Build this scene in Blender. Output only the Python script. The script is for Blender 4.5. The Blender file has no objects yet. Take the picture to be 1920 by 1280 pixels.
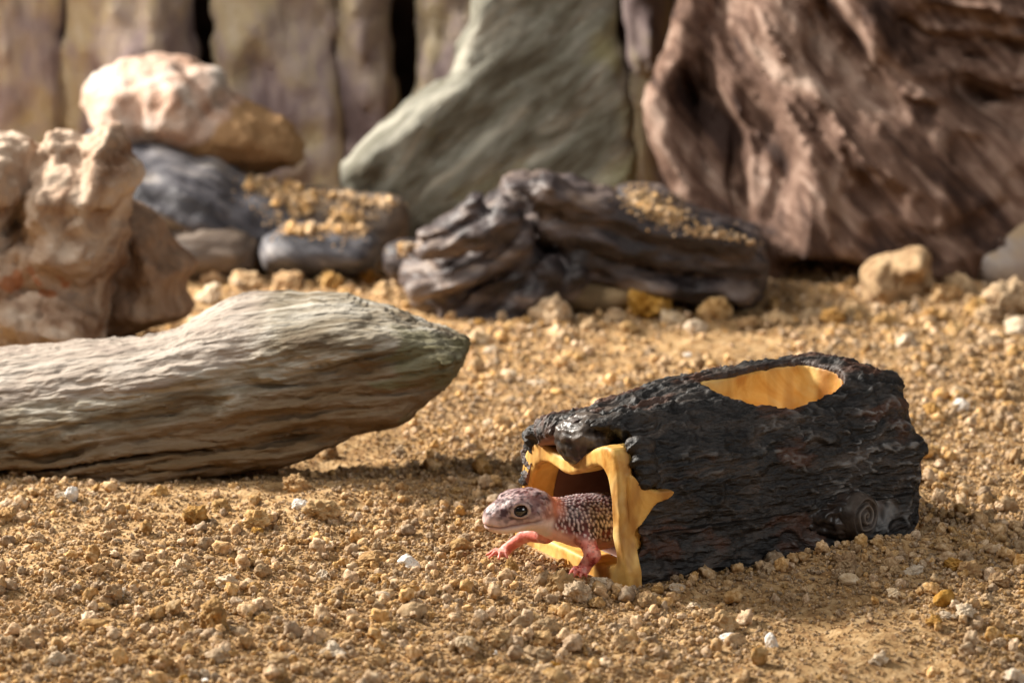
import bpy, math, random
import numpy as np

# ------------------------------------------------------------------ camera, light, exposure
scene = bpy.context.scene
COL = scene.collection
PITCH = math.radians(12.1)
FPX = 1920 / 36 * 100.0                      # focal length in photo pixels (100 mm lens)
CAM = np.array([0.0, -83.4, 24.7])           # centimetres
cd = bpy.data.cameras.new('camera')
cam = bpy.data.objects.new('camera', cd)
COL.objects.link(cam)
cam.location = CAM * 0.01
cam.rotation_euler = (math.pi / 2 - PITCH, 0, 0)
cd.lens = 100.0
cd.sensor_width = 36.0
cd.clip_start = 0.01
cd.clip_end = 50.0
cd.dof.use_dof = True
cd.dof.focus_distance = 0.86
cd.dof.aperture_fstop = 16.0
scene.camera = cam

w = bpy.data.worlds.new('World')
scene.world = w
w.use_nodes = True
bg = w.node_tree.nodes['Background']
bg.inputs['Color'].default_value = (1.0, 0.95, 0.88, 1)
bg.inputs['Strength'].default_value = 0.05


def area(name, loc, target, size, watts, col):
    d = bpy.data.lights.new(name, 'AREA')
    d.shape = 'SQUARE'
    d.size = size * 0.01
    d.energy = watts
    d.color = col
    o = bpy.data.objects.new(name, d)
    COL.objects.link(o)
    from mathutils import Vector
    L = Vector(loc) * 0.01
    T = Vector(target) * 0.01
    o.location = L
    o.rotation_euler = (T - L).to_track_quat('-Z', 'Y').to_euler()
    return o


area('key_softbox', (-98, 60, 74), (2, 12, 0), 20, 54.0, (1.0, 0.935, 0.835))
ov = area('added_background_fill', (-70, -5, 105), (0, 58, 8), 36, 2.3, (1.0, 0.94, 0.86))  # added lamp that brightens the back wall and slate; no known source
ov.data.spread = math.radians(75)
area('fill_softbox', (75, -70, 70), (6, 10, 2), 50, 4.4, (1.0, 0.985, 0.97))
scene.view_settings.view_transform = 'Standard'
scene.view_settings.look = 'None'
scene.view_settings.exposure = 0.0
scene.view_settings.gamma = 1.0
scene.cycles.use_denoising = True
scene.cycles.max_bounces = 6
scene.cycles.diffuse_bounces = 3
scene.cycles.glossy_bounces = 2

# ------------------------------------------------------------------ pixel <-> world (centimetres)
_f = np.array([0, math.cos(PITCH), -math.sin(PITCH)])
_u = np.array([0, math.sin(PITCH), math.cos(PITCH)])


def ray(x, y):
    return _f + (x - 960) / FPX * np.array([1.0, 0, 0]) - (y - 640) / FPX * _u


def G(x, y, z=0.0):
    d = ray(x, y)
    return CAM + d * ((z - CAM[2]) / d[2])


def P(x, y, Y):
    d = ray(x, y)
    return CAM + d * ((Y - CAM[1]) / d[1])


# ------------------------------------------------------------------ numpy noise
def _h(ix, iy, iz, seed):
    n = (ix * np.uint32(374761393) + iy * np.uint32(668265263) + iz * np.uint32(2246822519)
         + np.uint32((seed * 3266489917 + 12345) & 0xffffffff))
    n = (n ^ (n >> np.uint32(13))) * np.uint32(1274126177)
    n = n ^ (n >> np.uint32(16))
    return n.astype(np.float32) * np.float32(2.0 / 4294967295.0) - np.float32(1)


def noise(p, seed=0):
    p = np.asarray(p, dtype=np.float32)
    fl = np.floor(p)
    t = p - fl
    t = t * t * t * (t * (t * 6 - 15) + 10)
    i = fl.astype(np.int64).astype(np.uint32)
    x0, y0, z0 = i[..., 0], i[..., 1], i[..., 2]
    x1, y1, z1 = x0 + np.uint32(1), y0 + np.uint32(1), z0 + np.uint32(1)
    tx, ty, tz = t[..., 0], t[..., 1], t[..., 2]

    def L(a, b, s):
        return a + (b - a) * s
    return L(L(L(_h(x0, y0, z0, seed), _h(x1, y0, z0, seed), tx), L(_h(x0, y1, z0, seed), _h(x1, y1, z0, seed), tx), ty),
             L(L(_h(x0, y0, z1, seed), _h(x1, y0, z1, seed), tx), L(_h(x0, y1, z1, seed), _h(x1, y1, z1, seed), tx), ty), tz)


def fbm(p, octv=4, seed=0, gain=0.5):
    p = np.asarray(p, dtype=np.float32)
    a, s, out = 1.0, 0.0, 0.0
    for o in range(octv):
        out = out + a * noise(p, seed + o * 17)
        s += a
        a *= gain
        p = p * 2.03 + 11.7
    return out / s * 1.5


def ridged(p, octv=3, seed=0):
    p = np.asarray(p, dtype=np.float32)
    a, s, out = 1.0, 0.0, 0.0
    for o in range(octv):
        out = out + a * (1 - np.abs(noise(p, seed + o * 31)) * 2)
        s += a
        a *= 0.5
        p = p * 2.1 + 5.3
    return out / s


def stack(*a):
    return np.stack(np.broadcast_arrays(*a), -1)


def sstep(a, b, x):
    t = np.clip((x - a) / (b - a), 0, 1)
    return t * t * (3 - 2 * t)


def facets(p, scale, seed):
    """piecewise planar relief in 2-3 dims: nearest random cell's own slope"""
    p = np.asarray(p, dtype=np.float32) / scale
    c = np.floor(p)
    best = np.full(p.shape[:-1], 1e9, np.float32)
    val = np.zeros(p.shape[:-1], np.float32)
    for dx in (-1, 0, 1):
        for dy in (-1, 0, 1):
            for dz in (-1, 0, 1):
                q = c + np.array([dx, dy, dz], np.float32)
                i = q.astype(np.int64).astype(np.uint32)
                r = stack(*[_h(i[..., 0], i[..., 1], i[..., 2], seed + k) for k in range(3)])
                g = stack(*[_h(i[..., 0], i[..., 1], i[..., 2], seed + 7 + k) for k in range(3)])
                o = _h(i[..., 0], i[..., 1], i[..., 2], seed + 23)
                d = p - (q + 0.5 + 0.45 * r)
                dist = (d * d).sum(-1)
                m = dist < best
                best = np.where(m, dist, best)
                val = np.where(m, o * 0.5 + (d * g).sum(-1), val)
    return val


def tri_facets(p, lam, seed, n=5):
    """continuous, piecewise planar relief with sharp creases"""
    p = np.asarray(p, np.float32)
    rs = np.random.RandomState(seed)
    w_ = 0.35 * lam * stack(noise(p / lam * 0.35, seed), noise(p / lam * 0.35 + 9, seed + 1), noise(p / lam * 0.35 + 19, seed + 2))
    out = 0
    for k in range(n):
        v = rs.normal(size=3)
        v /= np.linalg.norm(v)
        L_ = lam * rs.uniform(0.7, 1.8)
        t = ((p + w_) @ v.astype(np.float32)) / L_ + rs.rand()
        out = out + np.abs((t % 1.0) * 2 - 1) * L_ / lam
    return out / n * 2 - 1.2


# ------------------------------------------------------------------ implicit surfaces -> mesh
def surface_nets(F, org, h):
    F = F.astype(np.float32)
    ins = F < 0
    nx, ny, nz = F.shape
    s = np.zeros((nx - 1, ny - 1, nz - 1), np.int8)
    cr = [(a, b, c) for a in (0, 1) for b in (0, 1) for c in (0, 1)]
    for a, b, c in cr:
        s += ins[a:nx - 1 + a, b:ny - 1 + b, c:nz - 1 + c]
    act = np.argwhere((s > 0) & (s < 8))
    vid = np.full(s.shape, -1, np.int64)
    vid[act[:, 0], act[:, 1], act[:, 2]] = np.arange(len(act))
    pos = np.zeros((len(act), 3), np.float32)
    cnt = np.zeros(len(act), np.float32)
    V = {k: F[act[:, 0] + k[0], act[:, 1] + k[1], act[:, 2] + k[2]] for k in cr}
    for k in cr:
        for ax in range(3):
            if k[ax] == 0:
                k2 = list(k)
                k2[ax] = 1
                a, b = V[k], V[tuple(k2)]
                m = (a < 0) != (b < 0)
                t = np.where(m, a / np.where(m, a - b, 1), 0)
                q = np.tile(np.array(k, np.float32), (len(act), 1))
                q[:, ax] = t
                pos += q * m[:, None]
                cnt += m
    pos = (act + pos / cnt[:, None]) * h + np.asarray(org)
    quads = []
    for ax in range(3):
        b, c = (ax + 1) % 3, (ax + 2) % 3
        sl0 = [slice(1, None)] * 3
        sl1 = [slice(1, None)] * 3
        sl0 = [slice(1, -1)] * 3
        sl1 = [slice(1, -1)] * 3
        sl0[ax] = slice(0, -1)
        sl1[ax] = slice(1, None)
        A, B = ins[tuple(sl0)], ins[tuple(sl1)]
        e = np.argwhere(A != B)
        if len(e) == 0:
            continue
        flip = A[e[:, 0], e[:, 1], e[:, 2]]
        base = e.copy()
        base[:, b] += 1
        base[:, c] += 1
        q = []
        for db, dc in ((-1, -1), (0, -1), (0, 0), (-1, 0)):
            z = base.copy()
            z[:, b] += db
            z[:, c] += dc
            q.append(vid[z[:, 0], z[:, 1], z[:, 2]])
        q = np.stack(q, 1)
        q[~flip] = q[~flip][:, ::-1]
        quads.append(q)
    quads = np.concatenate(quads)
    quads = quads[(quads >= 0).all(1)]
    return pos, quads


def normals(V, Q):
    n = np.cross(V[Q[:, 2]] - V[Q[:, 0]], V[Q[:, 3]] - V[Q[:, 1]])
    N = np.zeros_like(V)
    for k in range(4):
        for a in range(3):
            N[:, a] += np.bincount(Q[:, k], n[:, a], len(V))
    return N / (np.linalg.norm(N, axis=1, keepdims=True) + 1e-12)


def smooth(V, Q, it=1, lam=0.5):
    E = np.concatenate([Q[:, [0, 1]], Q[:, [1, 2]], Q[:, [2, 3]], Q[:, [3, 0]]])
    a, b = np.concatenate([E[:, 0], E[:, 1]]), np.concatenate([E[:, 1], E[:, 0]])
    cnt = np.bincount(a, minlength=len(V))[:, None] + 1e-9
    for _ in range(it):
        S = np.stack([np.bincount(a, V[b, k], len(V)) for k in range(3)], 1)
        V = V + lam * (S / cnt - V)
    return V


def cull(V, Q, keep):
    m = keep[Q].all(1)
    Q = Q[m]
    used = np.unique(Q)
    idx = np.full(len(V), -1)
    idx[used] = np.arange(len(used))
    return used, idx[Q]


def make_mesh(name, V, Q, mat, smooth_shade=True, attrs=None, base=None):
    """V in cm, world.  Object origin goes to the base of the shape."""
    V = np.asarray(V, dtype=np.float64)
    if base is None:
        base = np.array([(V[:, 0].min() + V[:, 0].max()) / 2, (V[:, 1].min() + V[:, 1].max()) / 2, V[:, 2].min()])
    base = np.asarray(base, dtype=np.float64)
    me = bpy.data.meshes.new(name)
    n = Q.shape[1]
    me.vertices.add(len(V))
    me.vertices.foreach_set('co', ((V - base) * 0.01).astype(np.float32).ravel())
    me.loops.add(Q.size)
    me.loops.foreach_set('vertex_index', Q.astype(np.int32).ravel())
    me.polygons.add(len(Q))
    me.polygons.foreach_set('loop_start', np.arange(0, Q.size, n, dtype=np.int32))
    if smooth_shade:
        me.polygons.foreach_set('use_smooth', np.ones(len(Q), bool))
    else:
        me.polygons.foreach_set('use_smooth', np.zeros(len(Q), bool))
    for k, v in (attrs or {}).items():
        v = np.asarray(v, np.float32)
        if v.ndim == 1:
            me.attributes.new(k, 'FLOAT', 'POINT').data.foreach_set('value', v)
        else:
            v4 = np.concatenate([v, np.ones((len(v), 1), np.float32)], 1)
            me.attributes.new(k, 'FLOAT_COLOR', 'POINT').data.foreach_set('color', v4.ravel())
    me.update()
    me.validate()
    if mat:
        me.materials.append(mat)
    o = bpy.data.objects.new(name, me)
    o.location = base * 0.01
    COL.objects.link(o)
    return o


def tag(o, label=None, cat=None, group=None, kind=None):
    if label:
        o['label'] = label
    if cat:
        o['category'] = cat
    if group:
        o['group'] = group
    if kind:
        o['kind'] = kind
    return o


def empty(name, loc):
    o = bpy.data.objects.new(name, None)
    o.empty_display_size = 0.01
    o.location = np.asarray(loc) * 0.01
    COL.objects.link(o)
    return o


def adopt(child, parent):
    child.parent = parent
    child.location = child.location - parent.location
    return child


class Grid:
    def __init__(s, lo, hi, h):
        s.h = h
        s.lo = np.asarray(lo, dtype=np.float64)
        s.n = np.ceil((np.asarray(hi) - s.lo) / h).astype(int) + 1
        s.F = np.full(s.n, 1e3, np.float32)

    def axes(s, sl):
        return [(np.arange(sl[k].start, sl[k].stop) * s.h + s.lo[k]).astype(np.float32) for k in range(3)]

    def box(s, lo, hi):
        a = np.clip(np.floor((np.asarray(lo) - s.lo) / s.h).astype(int), 0, s.n)
        b = np.clip(np.ceil((np.asarray(hi) - s.lo) / s.h).astype(int) + 1, 0, s.n)
        return tuple(slice(int(i), int(max(i, j))) for i, j in zip(a, b))

    def pts(s, sl):
        x, y, z = s.axes(sl)
        return np.stack(np.meshgrid(x, y, z, indexing='ij'), -1)

    def full(s):
        return tuple(slice(0, int(k)) for k in s.n)

    def add(s, fn, lo, hi, k=0.0):
        sl = s.box(np.asarray(lo) - k - 0.2, np.asarray(hi) + k + 0.2)
        d = fn(s.pts(sl)).astype(np.float32)
        a = s.F[sl]
        if k > 0:
            hh = np.maximum(k - np.abs(a - d), 0) / k
            s.F[sl] = np.minimum(a, d) - hh * hh * k * 0.25
        else:
            s.F[sl] = np.minimum(a, d)

    def sub(s, fn, lo, hi, k=0.0):
        sl = s.box(np.asarray(lo) - k - 0.1, np.asarray(hi) + k + 0.1)
        d = -fn(s.pts(sl)).astype(np.float32)
        a = s.F[sl]
        if k > 0:
            hh = np.maximum(k - np.abs(a - d), 0) / k
            s.F[sl] = np.maximum(a, d) + hh * hh * k * 0.25
        else:
            s.F[sl] = np.maximum(a, d)

    def cone(s, a, b, ra, rb, k=0.1):
        a, b = np.asarray(a, float), np.asarray(b, float)
        r = max(ra, rb)

        def fn(p):
            ab = (b - a).astype(np.float32)
            t = np.clip(((p - a.astype(np.float32)) @ ab) / (ab @ ab), 0, 1)
            return np.linalg.norm(p - a.astype(np.float32) - t[..., None] * ab, axis=-1) - (ra + (rb - ra) * t)
        s.add(fn, np.minimum(a, b) - r, np.maximum(a, b) + r, k)

    def ell(s, c, axes, rad, k=0.1, sub=False):
        c = np.asarray(c, float)
        M = np.asarray(axes, float)
        rad = np.asarray(rad, float)
        R = rad.max()

        def fn(p):
            q = ((p - c.astype(np.float32)) @ M.T.astype(np.float32)) / rad.astype(np.float32)
            return (np.linalg.norm(q, axis=-1) - 1) * float(rad.min() * 0.6 + rad.mean() * 0.4)
        (s.sub if sub else s.add)(fn, c - R, c + R, k)

    def mesh(s):
        return surface_nets(s.F, s.lo, s.h)


def catmull(pts, n=6, closed=True):
    p = np.asarray(pts, float)
    out = []
    N = len(p)
    for i in range(N if closed else N - 1):
        if closed:
            a, b, c, d = p[(i - 1) % N], p[i], p[(i + 1) % N], p[(i + 2) % N]
        else:
            a, b, c, d = p[max(i - 1, 0)], p[i], p[i + 1], p[min(i + 2, N - 1)]
        for j in range(n):
            t = j / n
            out.append(0.5 * ((2 * b) + (c - a) * t + (2 * a - 5 * b + 4 * c - d) * t * t + (3 * b - a - 3 * c + d) * t ** 3))
    if not closed:
        out.append(p[-1])
    return np.array(out)


def poly_sdf(poly, X, Z):
    poly = np.asarray(poly, np.float32)
    d = np.full(X.shape, 1e9, np.float32)
    inside = np.zeros(X.shape, bool)
    n = len(poly)
    for i in range(n):
        ax, az = poly[i]
        bx, bz = poly[(i + 1) % n]
        ex, ez = bx - ax, bz - az
        wx, wz = X - ax, Z - az
        t = np.clip((wx * ex + wz * ez) / (ex * ex + ez * ez + 1e-12), 0, 1)
        dx, dz = wx - ex * t, wz - ez * t
        d = np.minimum(d, dx * dx + dz * dz)
        if abs(ez) > 1e-9:
            cond = ((az <= Z) & (bz > Z)) | ((bz <= Z) & (az > Z))
            inside ^= cond & (X < ax + (Z - az) / ez * ex)
    d = np.sqrt(d)
    return np.where(inside, -d, d)


class Lump:
    """one lobe of a solid: a traced outline at depth Y (cm), inflated to half thickness T"""

    def __init__(s, outline, Y, T, R=None, relief=None, tilt=0.0, yaw=0.0, p=2.0, edge=0.0, wob=0.0, seed=0, px=True, back=1.0, facet=0):
        pts = np.array([P(x, y, Y)[[0, 2]] for x, y in outline]) if px else np.asarray(outline, float)
        s.poly = catmull(pts, 4)
        s.Y, s.T, s.R, s.relief, s.tilt, s.yaw, s.p, s.wob, s.seed, s.back = Y, T, R or T, relief, tilt, yaw, p, wob, seed, back
        s.facet = facet
        s.c = (s.poly.min(0) + s.poly.max(0)) / 2
        a = s.poly.max(0) - s.poly.min(0)
        e = (3.2 if callable(tilt) else abs(tilt) * a[1] / 2) + abs(yaw) * a[0] / 2 + T * 1.35 + 0.3
        s.lo = np.array([s.poly[:, 0].min() - 0.3, Y - e, s.poly[:, 1].min() - 0.3])
        s.hi = np.array([s.poly[:, 0].max() + 0.3, Y + e, s.poly[:, 1].max() + 0.3])

    def field(s, x, y, z):
        X, Z = np.meshgrid(x, z, indexing='ij')
        Xw, Zw = X, Z
        if s.wob:
            q = stack(X * 0.8, Z * 0.8, 0 * X + s.seed)
            Xw = X + s.wob * fbm(q, 3, s.seed)
            Zw = Z + s.wob * fbm(q + 40, 3, s.seed + 5)
        d = poly_sdf(s.poly, Xw, Zw)
        t = np.clip(-d / s.R, 0, 1)
        T = s.T * (1 - (1 - t) ** s.p) ** (1 / s.p)
        if s.facet:
            rs = np.random.RandomState(s.seed + 1000)
            half = (s.poly.max(0) - s.poly.min(0)) / 2
            xh, zh = (X - s.c[0]) / half[0], (Z - s.c[1]) / half[1]
            Tf = np.full(X.shape, 9.0)
            for _ in range(s.facet):
                n_ = rs.normal(size=3)
                n_[1] = abs(n_[1]) * 1.1 + 0.25
                n_ /= np.linalg.norm(n_)
                Tf = np.minimum(Tf, (rs.uniform(0.86, 1.06) - n_[0] * xh - n_[2] * zh) / n_[1])
            T = s.T * np.clip(np.minimum(Tf, t * s.R / s.T * 3.0), 0.0, 1.25)
        yc = s.Y + (s.tilt(X, Z) if callable(s.tilt) else s.tilt * (Z - s.c[1])) + s.yaw * (X - s.c[0])
        rf = s.relief(X, Z, -d) * np.clip(t * 2.2, 0, 1) if s.relief else 0
        front = yc - T - rf
        back = yc + T * s.back
        Yg = y[None, :, None]
        return np.maximum(np.maximum(front[:, None, :] - Yg, Yg - back[:, None, :]), d[:, None, :])


def solid(name, lumps, h, mat, disp=None, k=0.25, attrs=None, sm=1, base=None):
    lo = np.min([l.lo for l in lumps], 0) - 2 * h
    hi = np.max([l.hi for l in lumps], 0) + 2 * h
    g = Grid(lo, hi, h)
    for l in lumps:
        sl = g.box(l.lo, l.hi)
        d = l.field(*g.axes(sl))
        a = g.F[sl]
        hh = np.maximum(k - np.abs(a - d), 0) / k
        g.F[sl] = np.minimum(a, d) - hh * hh * k * 0.25
    V, Q = g.mesh()
    V = smooth(V, Q, sm)
    at = {}
    if disp:
        N = normals(V, Q)
        r = disp(V, N)
        V = V + N * r[:, None]
        at['disp'] = r
    if attrs:
        at.update(attrs(V, normals(V, Q)))
    return make_mesh(name, V, Q, mat, attrs=at, base=base)


# ------------------------------------------------------------------ materials
def mat(name, ramp, scale=60.0, stretch=(1, 1, 1), rough=0.85, bump=0.4, bscale=300.0, bdist=0.0006, spec=0.3,
        detail=6, dist=0.6, rnd=0.0, extra=None, rot=(0, 0, 0), coord=None, bstretch=None):
    m = bpy.data.materials.new(name)
    m.use_nodes = True
    nt = m.node_tree
    N, L = nt.nodes, nt.links
    b = N['Principled BSDF']
    b.inputs['Roughness'].default_value = rough
    b.inputs['Specular IOR Level'].default_value = spec
    tc = N.new('ShaderNodeTexCoord')
    mp = N.new('ShaderNodeMapping')
    if any(rot):
        mp.vector_type = 'TEXTURE'
        mp.inputs['Scale'].default_value = tuple(1 / k for k in stretch)
    else:
        mp.inputs['Scale'].default_value = stretch
    mp.inputs['Rotation'].default_value = rot
    src = tc.outputs['Object']
    if coord:
        ca = N.new('ShaderNodeAttribute')
        ca.attribute_name = coord
        src = ca.outputs['Vector']
    L.new(src, mp.inputs['Vector'])
    n1 = N.new('ShaderNodeTexNoise')
    n1.inputs['Scale'].default_value = scale
    n1.inputs['Detail'].default_value = detail
    n1.inputs['Roughness'].default_value = 0.62
    n1.inputs['Distortion'].default_value = dist
    L.new(mp.outputs[0], n1.inputs['Vector'])
    cr = N.new('ShaderNodeValToRGB')
    while len(cr.color_ramp.elements) < len(ramp):
        cr.color_ramp.elements.new(0.5)
    for e, (pz, c) in zip(cr.color_ramp.elements, ramp):
        e.position = 0.5 + (pz - 0.5) * 0.62
        e.color = (*c, 1)
    L.new(n1.outputs['Fac'], cr.inputs['Fac'])
    colour = cr.outputs['Color']
    if rnd:
        oi = N.new('ShaderNodeObjectInfo')
        hs = N.new('ShaderNodeHueSaturation')
        mr = N.new('ShaderNodeMapRange')
        mr.inputs['To Min'].default_value = 1 - rnd
        mr.inputs['To Max'].default_value = 1 + rnd
        L.new(oi.outputs['Random'], mr.inputs['Value'])
        L.new(mr.outputs[0], hs.inputs['Value'])
        m2 = N.new('ShaderNodeMath')
        m2.operation = 'MULTIPLY'
        m2.inputs[1].default_value = 7.13
        fr = N.new('ShaderNodeMath')
        fr.operation = 'FRACT'
        L.new(oi.outputs['Random'], m2.inputs[0])
        L.new(m2.outputs[0], fr.inputs[0])
        mr2 = N.new('ShaderNodeMapRange')
        mr2.inputs['To Min'].default_value = 0.82
        mr2.inputs['To Max'].default_value = 1.22
        L.new(fr.outputs[0], mr2.inputs['Value'])
        L.new(mr2.outputs[0], hs.inputs['Saturation'])
        L.new(colour, hs.inputs['Color'])
        colour = hs.outputs['Color']
    if extra:
        colour = extra(nt, colour, tc, n1)
    L.new(colour, b.inputs['Base Color'])
    if bump:
        n2 = N.new('ShaderNodeTexNoise')
        n2.inputs['Scale'].default_value = bscale
        n2.inputs['Detail'].default_value = 5
        L.new(mp.outputs[0], n2.inputs['Vector'])
        bp = N.new('ShaderNodeBump')
        bp.inputs['Strength'].default_value = bump
        bp.inputs['Distance'].default_value = bdist
        L.new(n2.outputs['Fac'], bp.inputs['Height'])
        L.new(bp.outputs[0], b.inputs['Normal'])
    return m


def attr_mix(attr, lo, hi, colour2, noise_amt=0.0, fac=1.0):
    """blend to another paint colour where a stored attribute is high (relief, region)"""
    def f(nt, colour, tc, n1):
        N, L = nt.nodes, nt.links
        a = N.new('ShaderNodeAttribute')
        a.attribute_name = attr
        v = a.outputs['Fac']
        if noise_amt:
            ad = N.new('ShaderNodeMath')
            ad.operation = 'MULTIPLY_ADD'
            ad.inputs[1].default_value = noise_amt
            L.new(n1.outputs['Fac'], ad.inputs[0])
            L.new(v, ad.inputs[2])
            v = ad.outputs[0]
        mr = N.new('ShaderNodeMapRange')
        mr.inputs['From Min'].default_value = lo
        mr.inputs['From Max'].default_value = hi
        mr.inputs['To Max'].default_value = fac
        L.new(v, mr.inputs['Value'])
        mx = N.new('ShaderNodeMix')
        mx.data_type = 'RGBA'
        L.new(mr.outputs[0], mx.inputs[0])
        L.new(colour, mx.inputs[6])
        mx.inputs[7].default_value = (*colour2, 1)
        return mx.outputs[2]
    return f


def chain(*fs):
    def f(nt, c, tc, n1):
        for g in fs:
            c = g(nt, c, tc, n1)
        return c
    return f


M_sand = mat('sand', [(0.3, (0.25, 0.14, 0.06)), (0.5, (0.40, 0.25, 0.115)), (0.7, (0.52, 0.355, 0.19))], 220, rough=0.95, bump=1.0, bscale=900, bdist=0.0008, spec=0.15)
M_gravel = mat('gravel', [(0.28, (0.31, 0.18, 0.085)), (0.5, (0.51, 0.34, 0.185)), (0.72, (0.66, 0.49, 0.31))], 260, rough=0.95, bump=0.8, bscale=1100, bdist=0.0004, spec=0.15, rnd=0.36)
M_peb_tan = mat('tan_stone', [(0.3, (0.33, 0.205, 0.10)), (0.5, (0.49, 0.335, 0.18)), (0.7, (0.59, 0.43, 0.26))], 180, rough=0.95, bump=0.9, bscale=800, bdist=0.0006, spec=0.15, rnd=0.14)
M_peb_ochre = mat('ochre_stone', [(0.3, (0.27, 0.145, 0.055)), (0.5, (0.42, 0.255, 0.105)), (0.72, (0.52, 0.34, 0.16))], 180, rough=0.95, bump=0.9, bscale=800, bdist=0.0006, spec=0.15, rnd=0.14)
M_peb_pale = mat('pale_stone', [(0.3, (0.46, 0.34, 0.22)), (0.5, (0.62, 0.49, 0.34)), (0.7, (0.70, 0.59, 0.45))], 180, rough=0.9, bump=0.7, bscale=800, bdist=0.0005, spec=0.2, rnd=0.1)
M_peb_white = mat('white_stone', [(0.3, (0.60, 0.53, 0.46)), (0.55, (0.80, 0.76, 0.70)), (0.75, (0.85, 0.83, 0.80))], 180, rough=0.7, bump=0.5, bscale=700, bdist=0.0005, spec=0.3, rnd=0.06)

# ------------------------------------------------------------------ ground
HO = np.array([3.56, -2.49])                       # hide: near front corner
HU = np.array([0.862, 0.507])                      # along its length
HV = np.array([-0.507, 0.862])                     # across it, away from the camera


def hide_uv(x, y):
    dx, dy = x - HO[0], y - HO[1]
    return dx * HU[0] + dy * HU[1], dx * HV[0] + dy * HV[1]


def ground_h(x, y):
    x, y = np.asarray(x, np.float32), np.asarray(y, np.float32)
    q = stack(x * 0.16, y * 0.16, 0 * x + 3.3)
    h = 0.30 * fbm(q, 3, 4) + 0.17 * fbm(q * 5, 3, 9)
    u, v = hide_uv(x, y)
    du = np.maximum(np.maximum(-0.8 - u, u - 11.2), 0)
    dv = np.maximum(np.maximum(-0.3 - v, v - 6.2), 0)
    d = np.sqrt(du * du + dv * dv)
    inside = sstep(0.9, 0.0, d)
    bank = 0.30 * np.exp(-((d - 1.1) / 0.8) ** 2) * sstep(3, 7, u)
    h = h * (1 - inside) + bank
    h = h + 0.5 * sstep(26, 44, y) * (0.6 + 0.4 * fbm(q * 2 + 9, 2, 2))
    h = h * (1 - 0.9 * np.exp(-(((x - 0.9) ** 2 + (y + 0.9) ** 2) / 7.0)))
    return np.where(d <= 0, -0.06, h)


gx = np.arange(-58, 58.01, 0.3)
gy = np.arange(-34, 66.01, 0.3)
GX, GY = np.meshgrid(gx, gy, indexing='ij')
GZ = ground_h(GX, GY)
V = np.stack([GX, GY, GZ], -1).reshape(-1, 3)
nx_, ny_ = GX.shape
ii = np.arange(nx_ * ny_).reshape(nx_, ny_)
Q = np.stack([ii[:-1, :-1], ii[1:, :-1], ii[1:, 1:], ii[:-1, 1:]], -1).reshape(-1, 4)
g_ = make_mesh('ground', V, Q, M_sand)
tag(g_, kind='structure')


# ------------------------------------------------------------------ loose stones: meshes shared by every copy
def ico(sub):
    t = (1 + 5 ** 0.5) / 2
    v = [(-1, t, 0), (1, t, 0), (-1, -t, 0), (1, -t, 0), (0, -1, t), (0, 1, t), (0, -1, -t), (0, 1, -t), (t, 0, -1), (t, 0, 1), (-t, 0, -1), (-t, 0, 1)]
    f = [(0, 11, 5), (0, 5, 1), (0, 1, 7), (0, 7, 10), (0, 10, 11), (1, 5, 9), (5, 11, 4), (11, 10, 2), (10, 7, 6), (7, 1, 8), (3, 9, 4), (3, 4, 2), (3, 2, 6), (3, 6, 8), (3, 8, 9), (4, 9, 5), (2, 4, 11), (6, 2, 10), (8, 6, 7), (9, 8, 1)]
    v = [np.array(p, float) / np.linalg.norm(p) for p in v]
    for _ in range(sub):
        cache, nf = {}, []

        def mid(a, b):
            k = (min(a, b), max(a, b))
            if k not in cache:
                m = v[a] + v[b]
                v.append(m / np.linalg.norm(m))
                cache[k] = len(v) - 1
            return cache[k]
        for a, b, c in f:
            ab, bc, ca = mid(a, b), mid(b, c), mid(c, a)
            nf += [(a, ab, ca), (b, bc, ab), (c, ca, bc), (ab, bc, ca)]
        f = nf
    return np.array(v), np.array(f)


def stone_verts(sub, seed, nplanes=11, rough=0.12, rd=0.05):
    rs = np.random.RandomState(seed)
    D, F = ico(sub)
    n = rs.normal(size=(nplanes, 3))
    n /= np.linalg.norm(n, axis=1, keepdims=True)
    d = rs.uniform(0.55, 0.85, nplanes)
    dots = D @ n.T
    r = np.where(dots > 0.05, d / np.maximum(dots, 0.05), 9).clip(0, 1.05)
    r = -rd * np.log(np.exp(-r / rd).sum(1) / 1.0) + rd * 0.7
    r = r * (1 + rough * fbm(D * 2.1 + seed, 3, seed) + rough * 0.45 * fbm(D * 5 + seed, 2, seed + 3) + rough * 0.28 * fbm(D * 13 + seed, 2, seed + 5))
    V = D * r[:, None]
    V -= (V.max(0) + V.min(0)) / 2
    V /= np.abs(V).max()
    return V, F


def stone_mesh(name, sub, seed, mat_, **kw):
    V, F = stone_verts(sub, seed, **kw)
    me = bpy.data.meshes.new(name)
    me.from_pydata((V * 0.005).tolist(), [], F.tolist())       # unit stone: 1 cm across
    me.polygons.foreach_set('use_smooth', np.ones(len(F), bool))
    me.materials.append(mat_)
    return me


# gravel: far too many grains to count, one object scattered by geometry nodes
grain_col = bpy.data.collections.new('grain_shapes')
NG = 14
for k in range(NG):
    me = stone_mesh('grain', 2 if k < 10 else 2, 100 + k, M_gravel, rough=0.30, nplanes=9 + k % 5)
    grain_col.objects.link(bpy.data.objects.new('grain_%02d' % k, me))

rng = np.random.RandomState(7)


def in_hide(x, y, m=0.0):
    u, v = hide_uv(x, y)
    return (u > -0.55 - m) & (u < 11.0 + m) & (v > -0.1 - m) & (v < 5.9 + m)


FEET = [(-0.45, -0.05, 0.5), (2.05, -2.1, 0.3)]


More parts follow.
